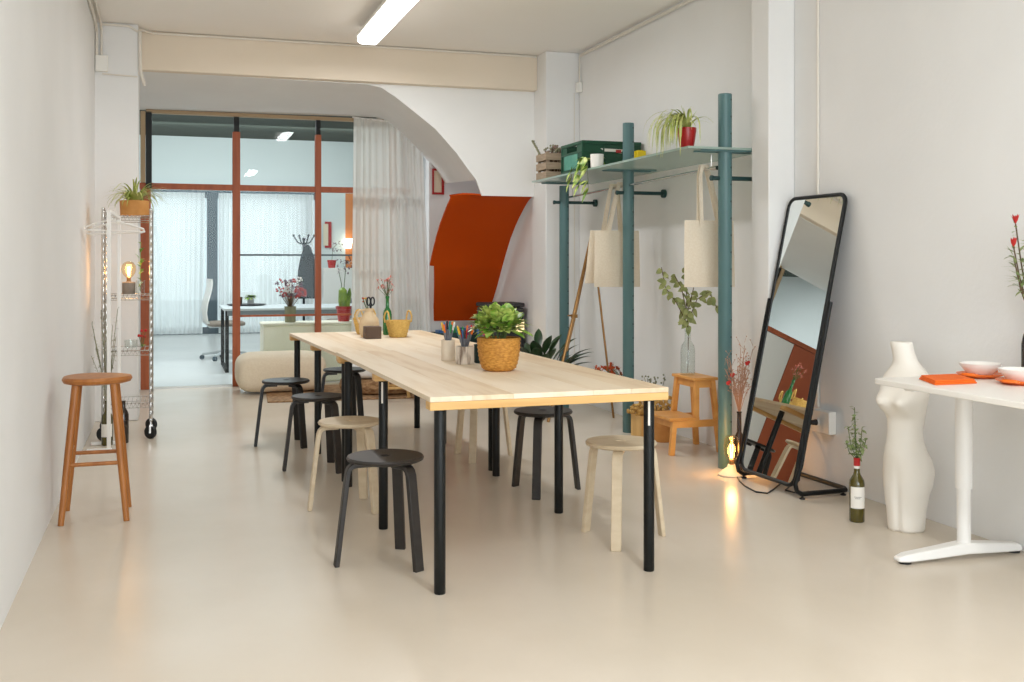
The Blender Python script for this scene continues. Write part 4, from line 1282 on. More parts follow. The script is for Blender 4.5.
def dish(label_p, label_b, x, y):
    p = empty('handled_plate', (x, y, DZ + 0.0005), label_p, 'plate', 'orange handled plates on the desk')
    b = MB(); b.lathe([(0.001, 0), (0.070, 0), (0.080, 0.006), (0.096, 0.013), (0.098, 0.018), (0.092, 0.018), (0.075, 0.011), (0.001, 0.009)], (0, 0, 0), 36); b.build('dish', M['orange'], p)
    for s in (-1, 1):
        b = MB(); b.tube([(s * 0.093, 0.028, 0.015), (s * 0.115, 0.024, 0.019), (s * 0.122, 0, 0.020), (s * 0.115, -0.024, 0.019), (s * 0.093, -0.028, 0.015)], 0.007, 10); o = b.build('handle', M['orange'], p)
    b = MB(); b.lathe([(0.001, 0), (0.045, 0), (0.052, 0.004), (0.064, 0.018), (0.082, 0.040), (0.088, 0.052), (0.084, 0.052), (0.078, 0.042), (0.058, 0.018), (0.001, 0.010)], (x, y, DZ + 0.0105), 36)
    tag(b.build('white_bowl', M['whiteceramic']), label_b, 'bowl', 'white bowls on the orange plates')
    p.rotation_euler = (0, 0, R(25))
dish('orange handled plate on the desk, behind the napkin corner', 'white bowl further from camera, behind the napkin', 3.385, 3.785)
dish('orange handled plate at the right picture edge', 'white bowl cut by the right edge of the photo', 3.360, 3.525)
b = MB(); b.lathe([(0.001, 0), (0.032, 0), (0.036, 0.005), (0.036, 0.15), (0.028, 0.19), (0.014, 0.22), (0.013, 0.28), (0.016, 0.29), (0.012, 0.29), (0.001, 0.28)], (3.543, 3.665, DZ), 22)
tag(b.build('dark_bottle', M['bottledark']), 'dark bottle vase at the right edge of the desk', 'bottle')
b = MB()
heads = []
for i, (dx, dy, hz) in enumerate(((-0.05, 0.02, .62), (-0.065, -0.02, .50), (-0.03, 0.03, .72), (0.02, -0.03, .66), (-0.06, 0.01, .58), (0.03, 0.02, .5))):
    p0 = Vector((3.543, 3.665, DZ + 0.27)); p1 = Vector((3.543 + dx - 0.02, 3.665 + dy, DZ + hz - 0.05))
    b.use(M['stem']); b.tube([p0, p0.lerp(p1, .5) + Vector((dx * .3, 0, .03)), p1], 0.003, 6)
    b.use(M['leafpale'])
    for k in range(14):
        c = p0.lerp(p1, 0.45 + 0.55 * k / 13)
        b.leaf(c, (rnd.uniform(-1, .6), rnd.uniform(-1, 1), rnd.uniform(-.1, .7)), rnd.uniform(.05, .075), 0.014, 0.2, n=3)
    if i in (0, 2, 3):
        b.use(M['redflower'])
        for k in range(6):
            b.leaf(p1, (rnd.uniform(-.5, .5), rnd.uniform(-.5, .5), 1), 0.05, 0.016, 0.1, n=3)
tag(b.build('red_bud_branches', None, recalc=False), 'leafy branches with red buds in the dark bottle', 'branches')

# female torso vase
def torso():
    lv = [  # z, half width (side), half depth (front), centre shift sideways, centre shift front
        (0.000, 0.081, 0.079, 0.0, 0.00), (0.012, 0.085, 0.083, 0.0, 0.00), (0.08, 0.090, 0.087, 0.0, 0.00), (0.16, 0.101, 0.096, 0.002, 0.00), (0.22, 0.112, 0.106, 0.004, -0.006),
        (0.275, 0.116, 0.110, 0.004, -0.010), (0.33, 0.110, 0.104, 0.003, -0.006), (0.38, 0.097, 0.092, 0.000, 0.004), (0.43, 0.084, 0.080, -0.002, 0.006), (0.48, 0.080, 0.076, -0.002, 0.006),
        (0.53, 0.087, 0.078, 0.000, 0.004), (0.58, 0.100, 0.082, 0.000, 0.014), (0.64, 0.114, 0.085, 0.000, 0.016), (0.70, 0.120, 0.080, 0.000, 0.004), (0.735, 0.112, 0.074, 0.0, -0.010),
        (0.765, 0.088, 0.066, -0.002, -0.012), (0.79, 0.066, 0.058, -0.006, -0.012), (0.815, 0.056, 0.053, -0.010, -0.008), (0.855, 0.051, 0.050, -0.016, 0.000), (0.893, 0.053, 0.052, -0.022, 0.006), (0.897, 0.050, 0.050, -0.022, 0.006)]
    fa = math.atan2(-0.42, -0.90)     # facing into the room, towards the camera
    F = Vector((math.cos(fa), math.sin(fa), 0)); S = Vector((-math.sin(fa), math.cos(fa), 0))
    seg = 56
    # interpolate rings
    rows = []
    N = 70
    zs = [lv[0][0] + (lv[-1][0] - lv[0][0]) * i / N for i in range(N + 1)]
    def ip(z):
        for a, c in zip(lv, lv[1:]):
            if a[0] <= z <= c[0] + 1e-9:
                k = (z - a[0]) / (c[0] - a[0]); k = k * k * (3 - 2 * k) * 0.5 + k * 0.5
                return [a[i] + (c[i] - a[i]) * k for i in range(1, 5)]
        return list(lv[-1][1:])
    bumps = [  # side, z, front dir, amp, sigma
        (0.054, 0.622, 1, 0.088, 0.036), (-0.054, 0.622, 1, 0.088, 0.036), (0.052, 0.27, -1, 0.034, 0.055), (-0.052, 0.27, -1, 0.034, 0.055), (0.0, 0.38, 1, 0.016, 0.06),
        (0.10, 0.735, 0, 0.0, 0.04)]
    b = MB()
    for z in zs:
        hw, hd, ss, sf = ip(z)
        ring = []
        for k in range(seg):
            a = 2 * PI * k / seg
            s = hw * math.cos(a); f = hd * math.sin(a)
            for (bs, bz, bd, amp, sg) in bumps:
                if bd == 0: continue
                w = math.exp(-((s - bs) ** 2 + (z - bz) ** 2) / (2 * sg * sg))
                if f * bd > 0:
                    f += bd * amp * w * min(1, abs(math.sin(a)) * 1.4)
            # groove between the thighs, front
            if z < 0.33 and f > 0:
                f -= 0.010 * math.exp(-(s / 0.014) ** 2) * min(1, (0.33 - z) / 0.1)
            if z < 0.36 and f < 0:
                f += 0.014 * math.exp(-(s / 0.014) ** 2) * min(1, (0.36 - z) / 0.1) * min(1, z / .1)
            ring.append(F * (f + sf) + S * (s + ss) + Vector((0, 0, z)))
        rows.append(ring)
    b.rings(rows)
    o = b.build('torso_vase', M['statue'], ang=80)
    o.location = (3.362, 4.245, 0.0)
    tag(o, 'white ceramic female torso vase on the floor behind the desk', 'statue')
torso()

# wine bottle with a sprig
def wine_bottle(x, y, label, capm, sc=1.0, body='bottleolive'):
    t = empty('wine_bottle', (x, y, 0), label, 'bottle')
    b = MB(); b.lathe([(0.001, 0.008), (0.034, 0), (0.0375, 0.005), (0.0375, 0.185), (0.034, 0.205), (0.018, 0.232), (0.0145, 0.245), (0.0145, 0.262)], (0, 0, 0), 28); b.build('bottle_body', M[body], t)
    b = MB(); b.lathe([(0.0155, 0.2621), (0.0155, 0.275)], (0, 0, 0), 20); o = b.build('foil_band', M['label'], t); o['label'] = 'white foil band'
    b = MB(); b.lathe([(0.0158, 0.2751), (0.0158, 0.305), (0.0165, 0.306), (0.0165, 0.314), (0.011, 0.314)], (0, 0, 0), 20); o = b.build('neck_foil', M[capm], t); o['label'] = 'red neck foil'
    b = MB(); b.use(M['label'])
    a0, a1 = R(185), R(305)
    def lf(u, v): 
        a = a0 + (a1 - a0) * u
        return Vector((0.0382 * math.cos(a), 0.0382 * math.sin(a), 0.070 + 0.105 * v))
    b.grid(lf, 14, 2)
    b.use(M['labelprint'])
    for z, u0, u1 in ((0.125, 0.25, 0.7), (0.118, 0.3, 0.62)):
        b.grid(lambda u, v: Vector((0.0386 * math.cos(a0 + (a1 - a0) * (u0 + (u1 - u0) * u)), 0.0386 * math.sin(a0 + (a1 - a0) * (u0 + (u1 - u0) * u)), z + 0.003 * v)), 6, 1)
    b.build('paper_label', None, t, recalc=False)
    return t
wine_bottle(3.235, 4.452, 'olive wine bottle with white label on the floor beside the torso vase', 'redcap')
b = MB()
tips = [(-0.02, -0.01, .53), (-0.045, 0.01, .47), (0.03, 0.0, .46), (0.0, 0.02, .56), (0.045, -0.01, .40), (-0.06, 0.0, .39)]
for dx, dy, hz in tips:
    p0 = Vector((3.235, 4.452, 0.30)); p1 = Vector((3.235 + dx, 4.452 + dy, hz))
    b.use(M['stemgreen']); b.tube([p0, p0.lerp(p1, .5) + Vector((dx * .25, 0, 0)), p1], 0.002, 5)
    b.use(M['leafpale'])
    for k in range(16):
        c = p0.lerp(p1, 0.15 + 0.85 * k / 15)
        b.leaf(c, (rnd.uniform(-1, 1), rnd.uniform(-1, 1), rnd.uniform(-.5, .8)), rnd.uniform(.022, .034), 0.020, 0.2, n=3)
tag(b.build('leafy_sprig', None, recalc=False), 'pale green leafy sprig in the wine bottle neck', 'sprig')

# ================================================================== EDISON LAMP BY THE MIRROR + DRIED TWIGS
def edison(name_loc, label, base_m, disc, scale=1.0, power=6.0):
    x, y, z = name_loc
    t = empty('filament_lamp', (x, y, z), label, 'lamp')
    b = MB()
    if disc:
        b.lathe([(0.001, 0), (0.075, 0), (0.080, 0.004), (0.080, 0.010), (0.060, 0.026), (0.028, 0.050), (0.022, 0.066), (0.001, 0.066)], (0, 0, 0), 32); zb_ = 0.066
    else:
        b.lathe([(0.001, 0), (0.044, 0), (0.046, 0.003), (0.046, 0.085), (0.043, 0.088), (0.020, 0.088), (0.018, 0.095), (0.001, 0.095)], (0, 0, 0), 28); zb_ = 0.095
    b.build('base', base_m, t)
    b = MB(); b.lathe([(0.0145, zb_ + 0.0001), (0.0145, zb_ + 0.022), (0.012, zb_ + 0.026)], (0, 0, 0), 16); b.build('socket', M['brass'], t)
    b = MB()
    if disc:
        pr = [(0.014, 0.020), (0.030, 0.035), (0.044, 0.060), (0.047, 0.085), (0.046, 0.120), (0.044, 0.145), (0.034, 0.165), (0.016, 0.176), (0.001, 0.178)]
    else:
        pr = [(0.014, 0.020), (0.028, 0.034), (0.044, 0.056), (0.052, 0.085), (0.048, 0.114), (0.033, 0.135), (0.014, 0.145), (0.001, 0.146)]
    b.lathe([(r, z + zb_) for r, z in pr], (0, 0, 0), 28); b.build('bulb', M['glassbulb'], t)
    b = MB()
    zz = [zb_ + 0.04, zb_ + (0.12 if disc else 0.105)]
    for k in range(4):
        a = k * PI / 2 + .4
        b.tube([(0.006 * math.cos(a), 0.006 * math.sin(a), zz[0]), (0.010 * math.cos(a), 0.010 * math.sin(a), zz[1])], 0.0016, 6)
    b.build('filament', M['filament'], t)
    l = bpy.data.lights.new('filament_light', 'POINT'); l.energy = power; l.color = (1.0, 0.58, 0.24); l.shadow_soft_size = 0.03
    lo = bpy.data.objects.new('filament_light', l); COL.objects.link(lo); lo.location = (x, y, z + zb_ + 0.08)
    return t
edison((3.215, 5.64, 0), 'lit filament lamp on pale disc base, on the floor by the mirror', M['cream'], True, power=2.2)
edison((-0.275, 8.30, 1.0445), 'lit filament lamp on concrete base on the wire cart', M['concrete'], False, power=2.0)
# tall dark bottle with dried twigs behind the lamp
b = MB(); b.lathe([(0.001, 0), (0.034, 0), (0.037, 0.004), (0.037, 0.17), (0.030, 0.20), (0.014, 0.235), (0.013, 0.35), (0.016, 0.352), (0.016, 0.36), (0.011, 0.36), (0.001, 0.34)], (3.345, 5.775, 0), 22)
b2 = b.build('brown_bottle', M['bottledark']); b2.location = (0.0, 0.0, 0)
tag(b2, 'tall dark brown bottle with dried twigs between rack and mirror', 'bottle')
b = MB()
for i in range(26):
    p0 = Vector((3.345, 5.775, 0.34))
    a = rnd.uniform(0, 6.28); r_ = rnd.uniform(0.02, .15)
    p1 = Vector((3.345 + r_ * math.cos(a), 5.745 + r_ * math.sin(a) * .4 - .01, rnd.uniform(.52, .78)))
    p1.x = min(p1.x, 3.40) if p1.y > 5.5 else p1.x
    mid = p0.lerp(p1, .5) + Vector((0, 0, .04))
    b.use(M['driedpink']); b.tube([p0, mid, p1], 0.0018, 5)
    for k in range(7):
        c = p0.lerp(p1, .4 + .6 * k / 6) + Vector((0, 0, .02))
        q = c + Vector((rnd.uniform(-.03, .03), rnd.uniform(-.02, .02), rnd.uniform(.01, .05)))
        b.use(M['driedpink']); b.tube([c, q], 0.0011, 4); b.ball(q, 0.0042, 1)
    if i in (3, 11, 19):
        b.use(M['redflower']); b.ball(p1, 0.014, 1); b.ball(p1 + Vector((.012, 0, .008)), 0.010, 1)
tag(b.build('dried_twigs', None), 'dried pinkish twigs with red berries beside the leaning mirror', 'dried flowers')

# ================================================================== LEFT: WIRE CART, CLOTHES RAIL
CX, CY = -0.280, 8.33
CW, CD = 0.162, 0.195
t = empty('wire_cart', (CX, CY, 0), 'chrome wire shelving cart on black casters by the left wall', 'cart')
ZT = 1.635
for sx in (-1, 1):
    for sy in (-1, 1):
        x, y = sx * CW, sy * CD
        b = MB()
        prof = [(0.0125, 0.125)]
        z = 0.14
        while z < ZT + 0.02:
            prof += [(0.0125, z), (0.0112, z + 0.003), (0.0125, z + 0.006)]
            z += 0.06
        prof += [(0.0125, ZT + 0.03), (0.008, ZT + 0.036)]
        b.lathe(prof, (x, y, 0), 12); b.build('post', M['chrome'], t)
        b = MB(); b.use(M['chrome']); b.lathe([(0.008, 0.085), (0.008, 0.124)], (x, y, 0), 10)
        b.box((x - 0.012, y - 0.030, 0.040), (x + 0.012, y - 0.027, 0.100)); b.box((x - 0.012, y + 0.010, 0.040), (x + 0.012, y + 0.013, 0.100)); b.box((x - 0.012, y - 0.027, 0.096), (x + 0.012, y + 0.010, 0.100))
        cs = b.build('caster', None, t)
        b = MB(); b.tube([(x - 0.012, y - 0.020, 0.047), (x + 0.006, y + 0.002, 0.047)], 0.047, 24); b.build('wheel', M['rubber'], cs, bevel=0.004)
for z in (0.26, 0.64, 1.04, ZT - 0.02):
    b = MB()
    for zz, r_ in ((z, 0.004), (z - 0.035, 0.0035)):
        b.tube([(-CW, -CD, zz), (CW, -CD, zz), (CW, CD, zz), (-CW, CD, zz)], r_, 6, closed=True)
    for k in range(11):
        x = -CW + 2 * CW * (k + .5) / 11
        b.tube([(x, -CD, z + 0.003), (x, CD, z + 0.003)], 0.002, 5)
    for k in range(12):
        u = -CW + 2 * CW * k / 12
        b.tube([(u, -CD, z), (u + CW / 12, -CD, z - 0.035), (u + CW / 6, -CD, z)], 0.0016, 4)
    b.build('wire_shelf', M['chrome'], t)
# cart things
t = empty('spider_plant', (CX + 0.045, CY - 0.02, ZT - 0.0145), 'spider plant in a tan round pot on top of the wire cart', 'plant')
b = MB(); b.lathe([(0.001, 0), (0.092, 0), (0.100, 0.006), (0.104, 0.11), (0.098, 0.112), (0.094, 0.09), (0.001, 0.088)], (0, 0, 0), 28); b.build('pot', M['terracotta'], t)
b = MB(); b.use(M['leafspider'])
for i in range(95):
    az = rnd.uniform(0, 6.28)
    if abs(math.cos(az)) > .5 and math.cos(az) < 0: LL = rnd.uniform(.16, .24)
    else: LL = rnd.uniform(.18, .34)
    b.blade((0.03 * math.cos(az), 0.03 * math.sin(az), 0.095), az, LL, 0.015, rnd.uniform(0.8, 1.5), rnd.uniform(1.4, 2.8), 8)
b.build('foliage', None, t, recalc=False)
t = empty('hanging_ivy', (CX + 0.085, CY - 0.05, 1.0445), 'small leafy green plant in a glass on the upper middle shelf of the cart', 'plant')
b = MB(); b.lathe([(0.001, 0), (0.026, 0), (0.030, 0.003), (0.032, 0.10), (0.029, 0.10), (0.027, 0.005), (0.001, 0.004)], (0, 0, 0), 18); b.build('tumbler', M['glassvase'], t)
b = MB(); b.use(M['leaf'])
for i in range(16):
    z = 0.05 + 0.33 * rnd.random()
    b.leaf((rnd.uniform(-.012, .012), rnd.uniform(-.01, .01), z), (rnd.uniform(-1, 1), rnd.uniform(-1, 1), rnd.uniform(0, 1)), rnd.uniform(.05, .075), 0.026, 0.3)
b.tube([(0, 0, 0.02), (0.004, 0, 0.38)], 0.0025, 5)
b.build('foliage', None, t, recalc=False)
b = MB()
for i in range(5):
    a = rnd.uniform(0, 6.28)
    p1 = Vector((CX + 0.10 + .025 * math.cos(a), CY - 0.12 + .02 * math.sin(a), 0.72 + rnd.uniform(0, .06)))
    b.use(M['stemgreen']); b.tube([(CX + 0.10, CY - 0.12, 0.65), p1], 0.002, 5)
    b.use(M['redflower']); b.ball(p1, 0.012, 1)
    b.use(M['leaf']); b.leaf((CX + 0.10, CY - .12, 0.66), (math.cos(a), math.sin(a), .8), .05, .018)
tag(b.build('red_flowers', None), 'small red flowers on the middle shelf of the wire cart', 'flowers')
b = MB(); b.lathe([(0.001, 0), (0.038, 0), (0.045, 0.004), (0.048, 0.06), (0.044, 0.06), (0.040, 0.006), (0.001, 0.005)], (CX + 0.02, CY, 0.6445), 20)
tag(b.build('glass_bowl', M['glassvase']), 'small clear glass bowl on the middle shelf of the wire cart', 'bowl')
# bottles on the floor in front of the cart
t = empty('wine_bottle', (-0.405, 7.93, 0), 'olive wine bottle on the floor behind the bar stool leg', 'bottle')
b = MB(); b.lathe([(0.001, 0.006), (0.036, 0), (0.039, 0.005), (0.039, 0.19), (0.034, 0.21), (0.018, 0.235), (0.0145, 0.25), (0.0145, 0.30), (0.017, 0.301), (0.017, 0.31), (0.010, 0.31)], (0, 0, 0), 26); b.build('bottle_body', M['bottleolive'], t)
b = MB(); b.use(M['label']); b.grid(lambda u, v: Vector((0.0396 * math.cos(R(200 + 130 * u)), 0.0396 * math.sin(R(200 + 130 * u)), 0.06 + 0.09 * v)), 12, 2); b.build('paper_label', None, t, recalc=False)
b = MB(); b.lathe([(0.001, 0.006), (0.033, 0), (0.036, 0.005), (0.036, 0.20), (0.028, 0.225), (0.014, 0.25), (0.014, 0.29), (0.016, 0.30), (0.010, 0.30)], (-0.30, 7.985, 0), 24)
tag(b.build('dark_green_bottle', M['bottledark']), 'near black bottle right of the olive bottle under the wire cart', 'bottle')
b = MB(); b.use(M['driedgrey'])
for i in range(20):
    p0 = Vector((-0.405, 7.93, 0.29)); p1 = Vector((-0.42 + rnd.uniform(-.09, .10), 7.93 + rnd.uniform(-.05, .03), rnd.uniform(.55, 1.0)))
    b.tube([p0, p0.lerp(p1, .5) + Vector((0, 0, .03)), p1], 0.0018, 4)
    for k in range(10):
        c = p0.lerp(p1, .4 + .6 * k / 9)
        b.leaf(c, (rnd.uniform(-1, 1), rnd.uniform(-1, 1), rnd.uniform(-.2, 1)), 0.03, 0.007, .3, n=2)
tag(b.build('dried_bouquet', None, recalc=False), 'wispy grey dried stems in the olive bottle by the left wall', 'dried flowers')

# white clothes rail
t = empty('clothes_rail', (-0.38, 7.78, 0), 'white metal clothes rail standing in front of the wire cart', 'clothes rail')
pA, pB = Vector((0.0, -0.13, 0)), Vector((0.052, 0.16, 0))
b = MB(); b.beam(pA + Vector((0, 0, 0.02)), pA + Vector((0, 0, 1.632)), 0.026, 0.026, (0, 1, 0)); b.build('upright', M['whitemetal'], t, bevel=0.004)
b = MB(); b.beam(pB + Vector((0, 0, 0.02)), pB + Vector((0, 0, 1.60)), 0.026, 0.026, (0, 1, 0)); b.build('upright', M['whitemetal'], t, bevel=0.004)
b = MB(); b.beam(pA + Vector((0, 0.012, 1.622)), pB + Vector((0, -0.012, 1.592)), 0.024, 0.024); b.build('top_bar', M['whitemetal'], t, bevel=0.004)
for p, x0 in ((pA, -0.14), (pB, -0.185)):
    b = MB(); b.beam(p + Vector((x0, 0, 0.012)), p + Vector((0.02, 0, 0.012)), 0.030, 0.022); b.build('foot_bar', M['whitemetal'], t, bevel=0.004)
def hanger(label, y, z, rz, tilt):
    t = empty('coat_hanger', (-0.365, y, z), label, 'hanger', 'white hangers on the clothes rail', rz)
    b = MB(); b.tube([(-0.024, 0, -0.010), (-0.028, 0, 0.008), (-0.016, 0, 0.028), (0.006, 0, 0.031), (0.026, 0, 0.014), (0.008, 0, -0.012), (0, 0, -0.035), (0, 0, -0.06)], 0.003, 8); b.build('hook', M['whitemetal'], t)
    b = MB(); b.tube([(0, 0, -0.06), (-0.10, 0, -0.085 + tilt), (-0.165, 0, -0.115 + tilt), (-0.172, 0, -0.130 + tilt), (-0.15, 0, -0.135 + tilt), (0.19, 0, -0.135 - tilt), (0.212, 0, -0.130 - tilt), (0.205, 0, -0.115 - tilt), (0.11, 0, -0.085 - tilt)], 0.006, 8, closed=True); b.build('shoulder_bar', M['whitemetal'], t)
    return t
hanger('white coat hanger nearest the camera end of the clothes rail', 7.74, 1.628, R(6), 0.004)
hanger('white coat hanger near the cart end of the clothes rail', 7.85, 1.615, R(-7), -0.006)

# ================================================================== BACK OF THE ROOM: POUF, RUG, CUSHION, CANOPY
def pillow_shape(b, c, hx, hy, hz, n=16, e=0.5):
    """rounded block, top slightly crowned"""
    rings = []
    for j in range(n + 1):
        ph = -PI / 2 + PI * j / n
        cz = math.sin(ph); cr = math.cos(ph)
        zz = math.copysign(abs(cz) ** 0.6, cz) * hz
        ring = []
        for k in range(40):
            a = 2 * PI * k / 40
            ca, sa = math.cos(a), math.sin(a)
            rx = math.copysign(abs(ca) ** e, ca) * hx * max(cr, 0.001) ** 0.35
            ry = math.copysign(abs(sa) ** e, sa) * hy * max(cr, 0.001) ** 0.35
            ring.append(Vector(c) + Vector((rx, ry, zz)))
        rings.append(ring)
    b.rings(rings)
b = MB(); b.box((0.90, 9.78, 0.0), (2.62, 11.0, 0.012), rz=R(-4))
o = tag(b.build('jute_rug', M['jute'], bevel=0.004), 'flat braided jute rug under the floor cushions', 'rug')
b = MB(); pillow_shape(b, (1.06, 10.72, 0.20), 0.43, 0.30, 0.188, e=0.28)
tag(b.build('floor_pouf', M['linen']), 'large beige linen floor pouf in front of the glass', 'pouf')
b = MB(); b.lathe([(0.001, 0.013), (0.40, 0.013), (0.44, 0.03), (0.455, 0.075), (0.44, 0.125), (0.40, 0.15), (0.001, 0.155)], (2.05, 10.38, 0), 44)
tag(b.build('woven_pouf', M['jute']), 'low round woven jute pouf behind the far table', 'pouf')
b = MB(); pillow_shape(b, (1.98, 10.35, 0.214), 0.38, 0.29, 0.058)
tag(b.build('seat_cushion', M['whitecloth']), 'flat white seat cushion lying on the woven jute pouf', 'cushion')
# small wooden stool
t = empty('milking_stool', (2.02, 9.62, 0), 'small light wooden stool behind the far table', 'stool')
b = MB(); b.lathe([(0.001, 0.37), (0.14, 0.37), (0.15, 0.38), (0.15, 0.39), (0.14, 0.40), (0.001, 0.40)], (0, 0, 0), 28); b.build('seat', M['lightwood'], t)
for fx, fy in ((-0.15, -0.12), (0.15, -0.12), (0.13, 0.14), (-0.13, 0.14)):
    b = MB(); b.cyl((fx, fy, 0.0125 if fy > 0 else 0), (fx * .6, fy * .6, 0.371), 0.017, 0.019, 12); b.build('leg', M['lightwood'], t)
for a, c in (((-0.128, -0.105, 0.13), (0.128, -0.105, 0.13)), ((-0.11, 0.12, 0.13), (0.11, 0.12, 0.13))):
    b = MB(); b.cyl(a, c, 0.011, seg=10); b.build('rung', M['lightwood'], t)

# rust canopy: curved sheet sweeping back and down into the alcove
prof = [(9.43, 1.893), (9.48, 1.885), (9.56, 1.86), (9.68, 1.80), (9.82, 1.72), (9.95, 1.636), (10.10, 1.52), (10.24, 1.385), (10.40, 1.21), (10.55, 1.04), (10.69, 0.90), (10.80, 0.80), (10.92, 0.655)]
def xleft(i, n):
    y, z = prof[i]
    if z > 1.24: return 2.50
    return 2.544 + (2.677 - 2.544) * (1.24 - z) / (1.24 - 0.655)
b = MB()
def canopy_rows():
    rows = []
    for i, (y, z) in enumerate(prof):
        rows.append((y, z, xleft(i, 0), 3.265))
        if i + 1 < len(prof) and prof[i][1] > 1.24 >= prof[i + 1][1]:
            k = (prof[i][1] - 1.24) / (prof[i][1] - prof[i + 1][1])
            yy = y + (prof[i + 1][0] - y) * k
            rows.append((yy, 1.243, 2.50, 3.265)); rows.append((yy + 0.003, 1.238, 2.548, 3.265))
    return rows
rows = canopy_rows()
th = 0.022
up, dn = [], []
NX = 8
for j, (y, z, xl, xr) in enumerate(rows):
    u_, d_ = [], []
    for k in range(NX + 1):
        s = k / NX
        x = xl + (xr - xl) * s
        zz, yy = z, y
        if j == 0:   # top edge: the left corner is rounded off and lifted a little
            yy += 0.16 * max(0, 1 - s * 5) ** 1.5
            zz += 0.012 * math.sin(PI * min(1, s * 3)) 
        if j == 1:
            zz += 0.010 * math.sin(PI * min(1, s * 3)); yy += 0.08 * max(0, 1 - s * 5)
        d_.append(b.bm.verts.new((x, yy, zz))); u_.append(b.bm.verts.new((x, yy + th * .7, zz + th * .7)))
    up.append(u_); dn.append(d_)
for j in range(len(rows) - 1):
    for k in range(NX):
        b.bm.faces.new((dn[j][k], dn[j][k + 1], dn[j + 1][k + 1], dn[j + 1][k]))
        b.bm.faces.new((up[j][k], up[j + 1][k], up[j + 1][k + 1], up[j][k + 1]))
    b.bm.faces.new((dn[j][0], dn[j + 1][0], up[j + 1][0], up[j][0]))
    b.bm.faces.new((dn[j][NX], up[j][NX], up[j + 1][NX], dn[j + 1][NX]))
for k in range(NX):
    b.bm.faces.new((dn[0][k], up[0][k], up[0][k + 1], dn[0][k + 1]))
    b.bm.faces.new((dn[-1][k], dn[-1][k + 1], up[-1][k + 1], up[-1][k]))
tag(b.build('curved_canopy', M['rust'], ang=50), 'rust coloured curved panel sweeping down into the alcove at the back', 'panel')

# red framed picture on the rear wall
t = empty('framed_picture', (2.795, 11.235, 2.155), 'small red framed picture high on the wall beside the arch', 'picture')
b = MB()
for lo, hi in (((-0.065, -0.03, -0.14), (0.065, 0, -0.118)), ((-0.065, -0.03, 0.118), (0.065, 0, 0.14)), ((-0.065, -0.03, -0.118), (-0.048, 0, 0.118)), ((0.040, -0.03, -0.118), (0.065, 0, 0.118))):
    b.box(lo, hi)
b.build('frame', M['red'], t); b = MB(); b.box((-0.048, -0.012, -0.118), (0.040, -0.004, 0.118)); b.build('print', M['cream'], t)

# low shelf of craft supplies behind the tables, seen between pens and curtain
t = empty('supply_box', (2.80, 10.98, 0), 'dark teal box of craft supplies on the floor under the rust panel', 'box')
b = MB()
b.box((-0.12, -0.12, 0), (0.42, -0.105, 0.53)); b.box((-0.12, 0.10, 0), (0.42, 0.115, 0.53)); b.box((-0.12, -0.105, 0), (-0.105, 0.10, 0.53)); b.box((0.405, -0.105, 0), (0.42, 0.10, 0.53)); b.box((-0.105, -0.105, 0), (0.405, 0.10, 0.42))
b.build('box_body', M['tealdark'], t)
b = MB()
for i, cc in enumerate(('blue', 'teal', 'green', 'black', 'blue', 'white', 'teal')):
    b.use(M['pen_' + cc]); x = -0.08 + i * 0.068
    b.box((x, -0.09, 0.421), (x + 0.05, 0.06, 0.555 + 0.02 * (i % 3)))
b.build('craft_packets', None, t)

# ================================================================== OFFICE BEYOND THE GLASS
b = MB(); b.box((0.955, 11.42, 0.0), (2.30, 11.85, 0.60)); b.box((0.945, 11.41, 0.601), (2.31, 11.86, 0.632))
tag(b.build('low_bench', M['sage'], bevel=0.015), 'pale sage low bench just behind the glass partition', 'bench')
t = empty('flower_vase', (1.253, 11.60, 0.632), 'stone vase of red and white flowers on the sage bench', 'vase')
b = MB(); b.lathe([(0.001, 0), (0.052, 0), (0.058, 0.006), (0.060, 0.14), (0.064, 0.17), (0.058, 0.17), (0.054, 0.14), (0.001, 0.12)], (0, 0, 0), 22); b.build('vase_body', M['driedgrey'], t)
b = MB()
for i in range(46):
    a = rnd.uniform(0, 6.28); r_ = rnd.uniform(0.02, .16)
    p1 = Vector((r_ * math.cos(a), r_ * math.sin(a) * .7, rnd.uniform(.26, .48)))
    b.use(M['stem']); b.tube([(0, 0, .13), p1], 0.0022, 4)
    b.use([M['redflower'], M['whiteflower'], M['purpleflower']][i % 3])
    for k in range(4):
        b.ball(p1 + Vector((rnd.uniform(-.02, .02), rnd.uniform(-.02, .02), rnd.uniform(-.03, .02))), 0.012, 1)
b.use(M['redflower'])
for i in range(18):
    b.ball((0.10 + rnd.uniform(-.05, .06), rnd.uniform(-.04, .04), 0.33 + rnd.uniform(-.05, .05)), 0.018, 1)
b.build('blossoms', None, t)
t = empty('cactus_pot', (1.83, 11.60, 0.632), 'green cactus in a red pot on the sage bench behind the glass', 'plant')
b = MB(); b.lathe([(0.001, 0), (0.062, 0), (0.080, 0.13), (0.088, 0.135), (0.090, 0.165), (0.082, 0.165), (0.078, 0.14), (0.001, 0.135)], (0, 0, 0), 24); b.build('pot', M['red'], t)
b = MB(); b.use(M['leaf']); b.tube([(0, 0, .13), (-0.01, 0, .22), (-0.012, 0, .34), (-0.01, 0, .37)], [0.045, 0.052, 0.045, 0.015], 12)
b.tube([(0.04, 0, .13), (0.06, 0, .30), (0.065, 0, .36)], [0.022, 0.024, 0.008], 10); b.build('cactus', None, t)
b = MB(); b.use(M['stemgreen'])
for x0, x1, zt3 in ((0.0, 0.03, .66), (-0.03, -0.06, .58)):
    b.tube([(x0, .03, .14), (x0 + .01, .03, .40), (x1, .02, zt3)], 0.004, 5)
b.use(M['purpleflower'])
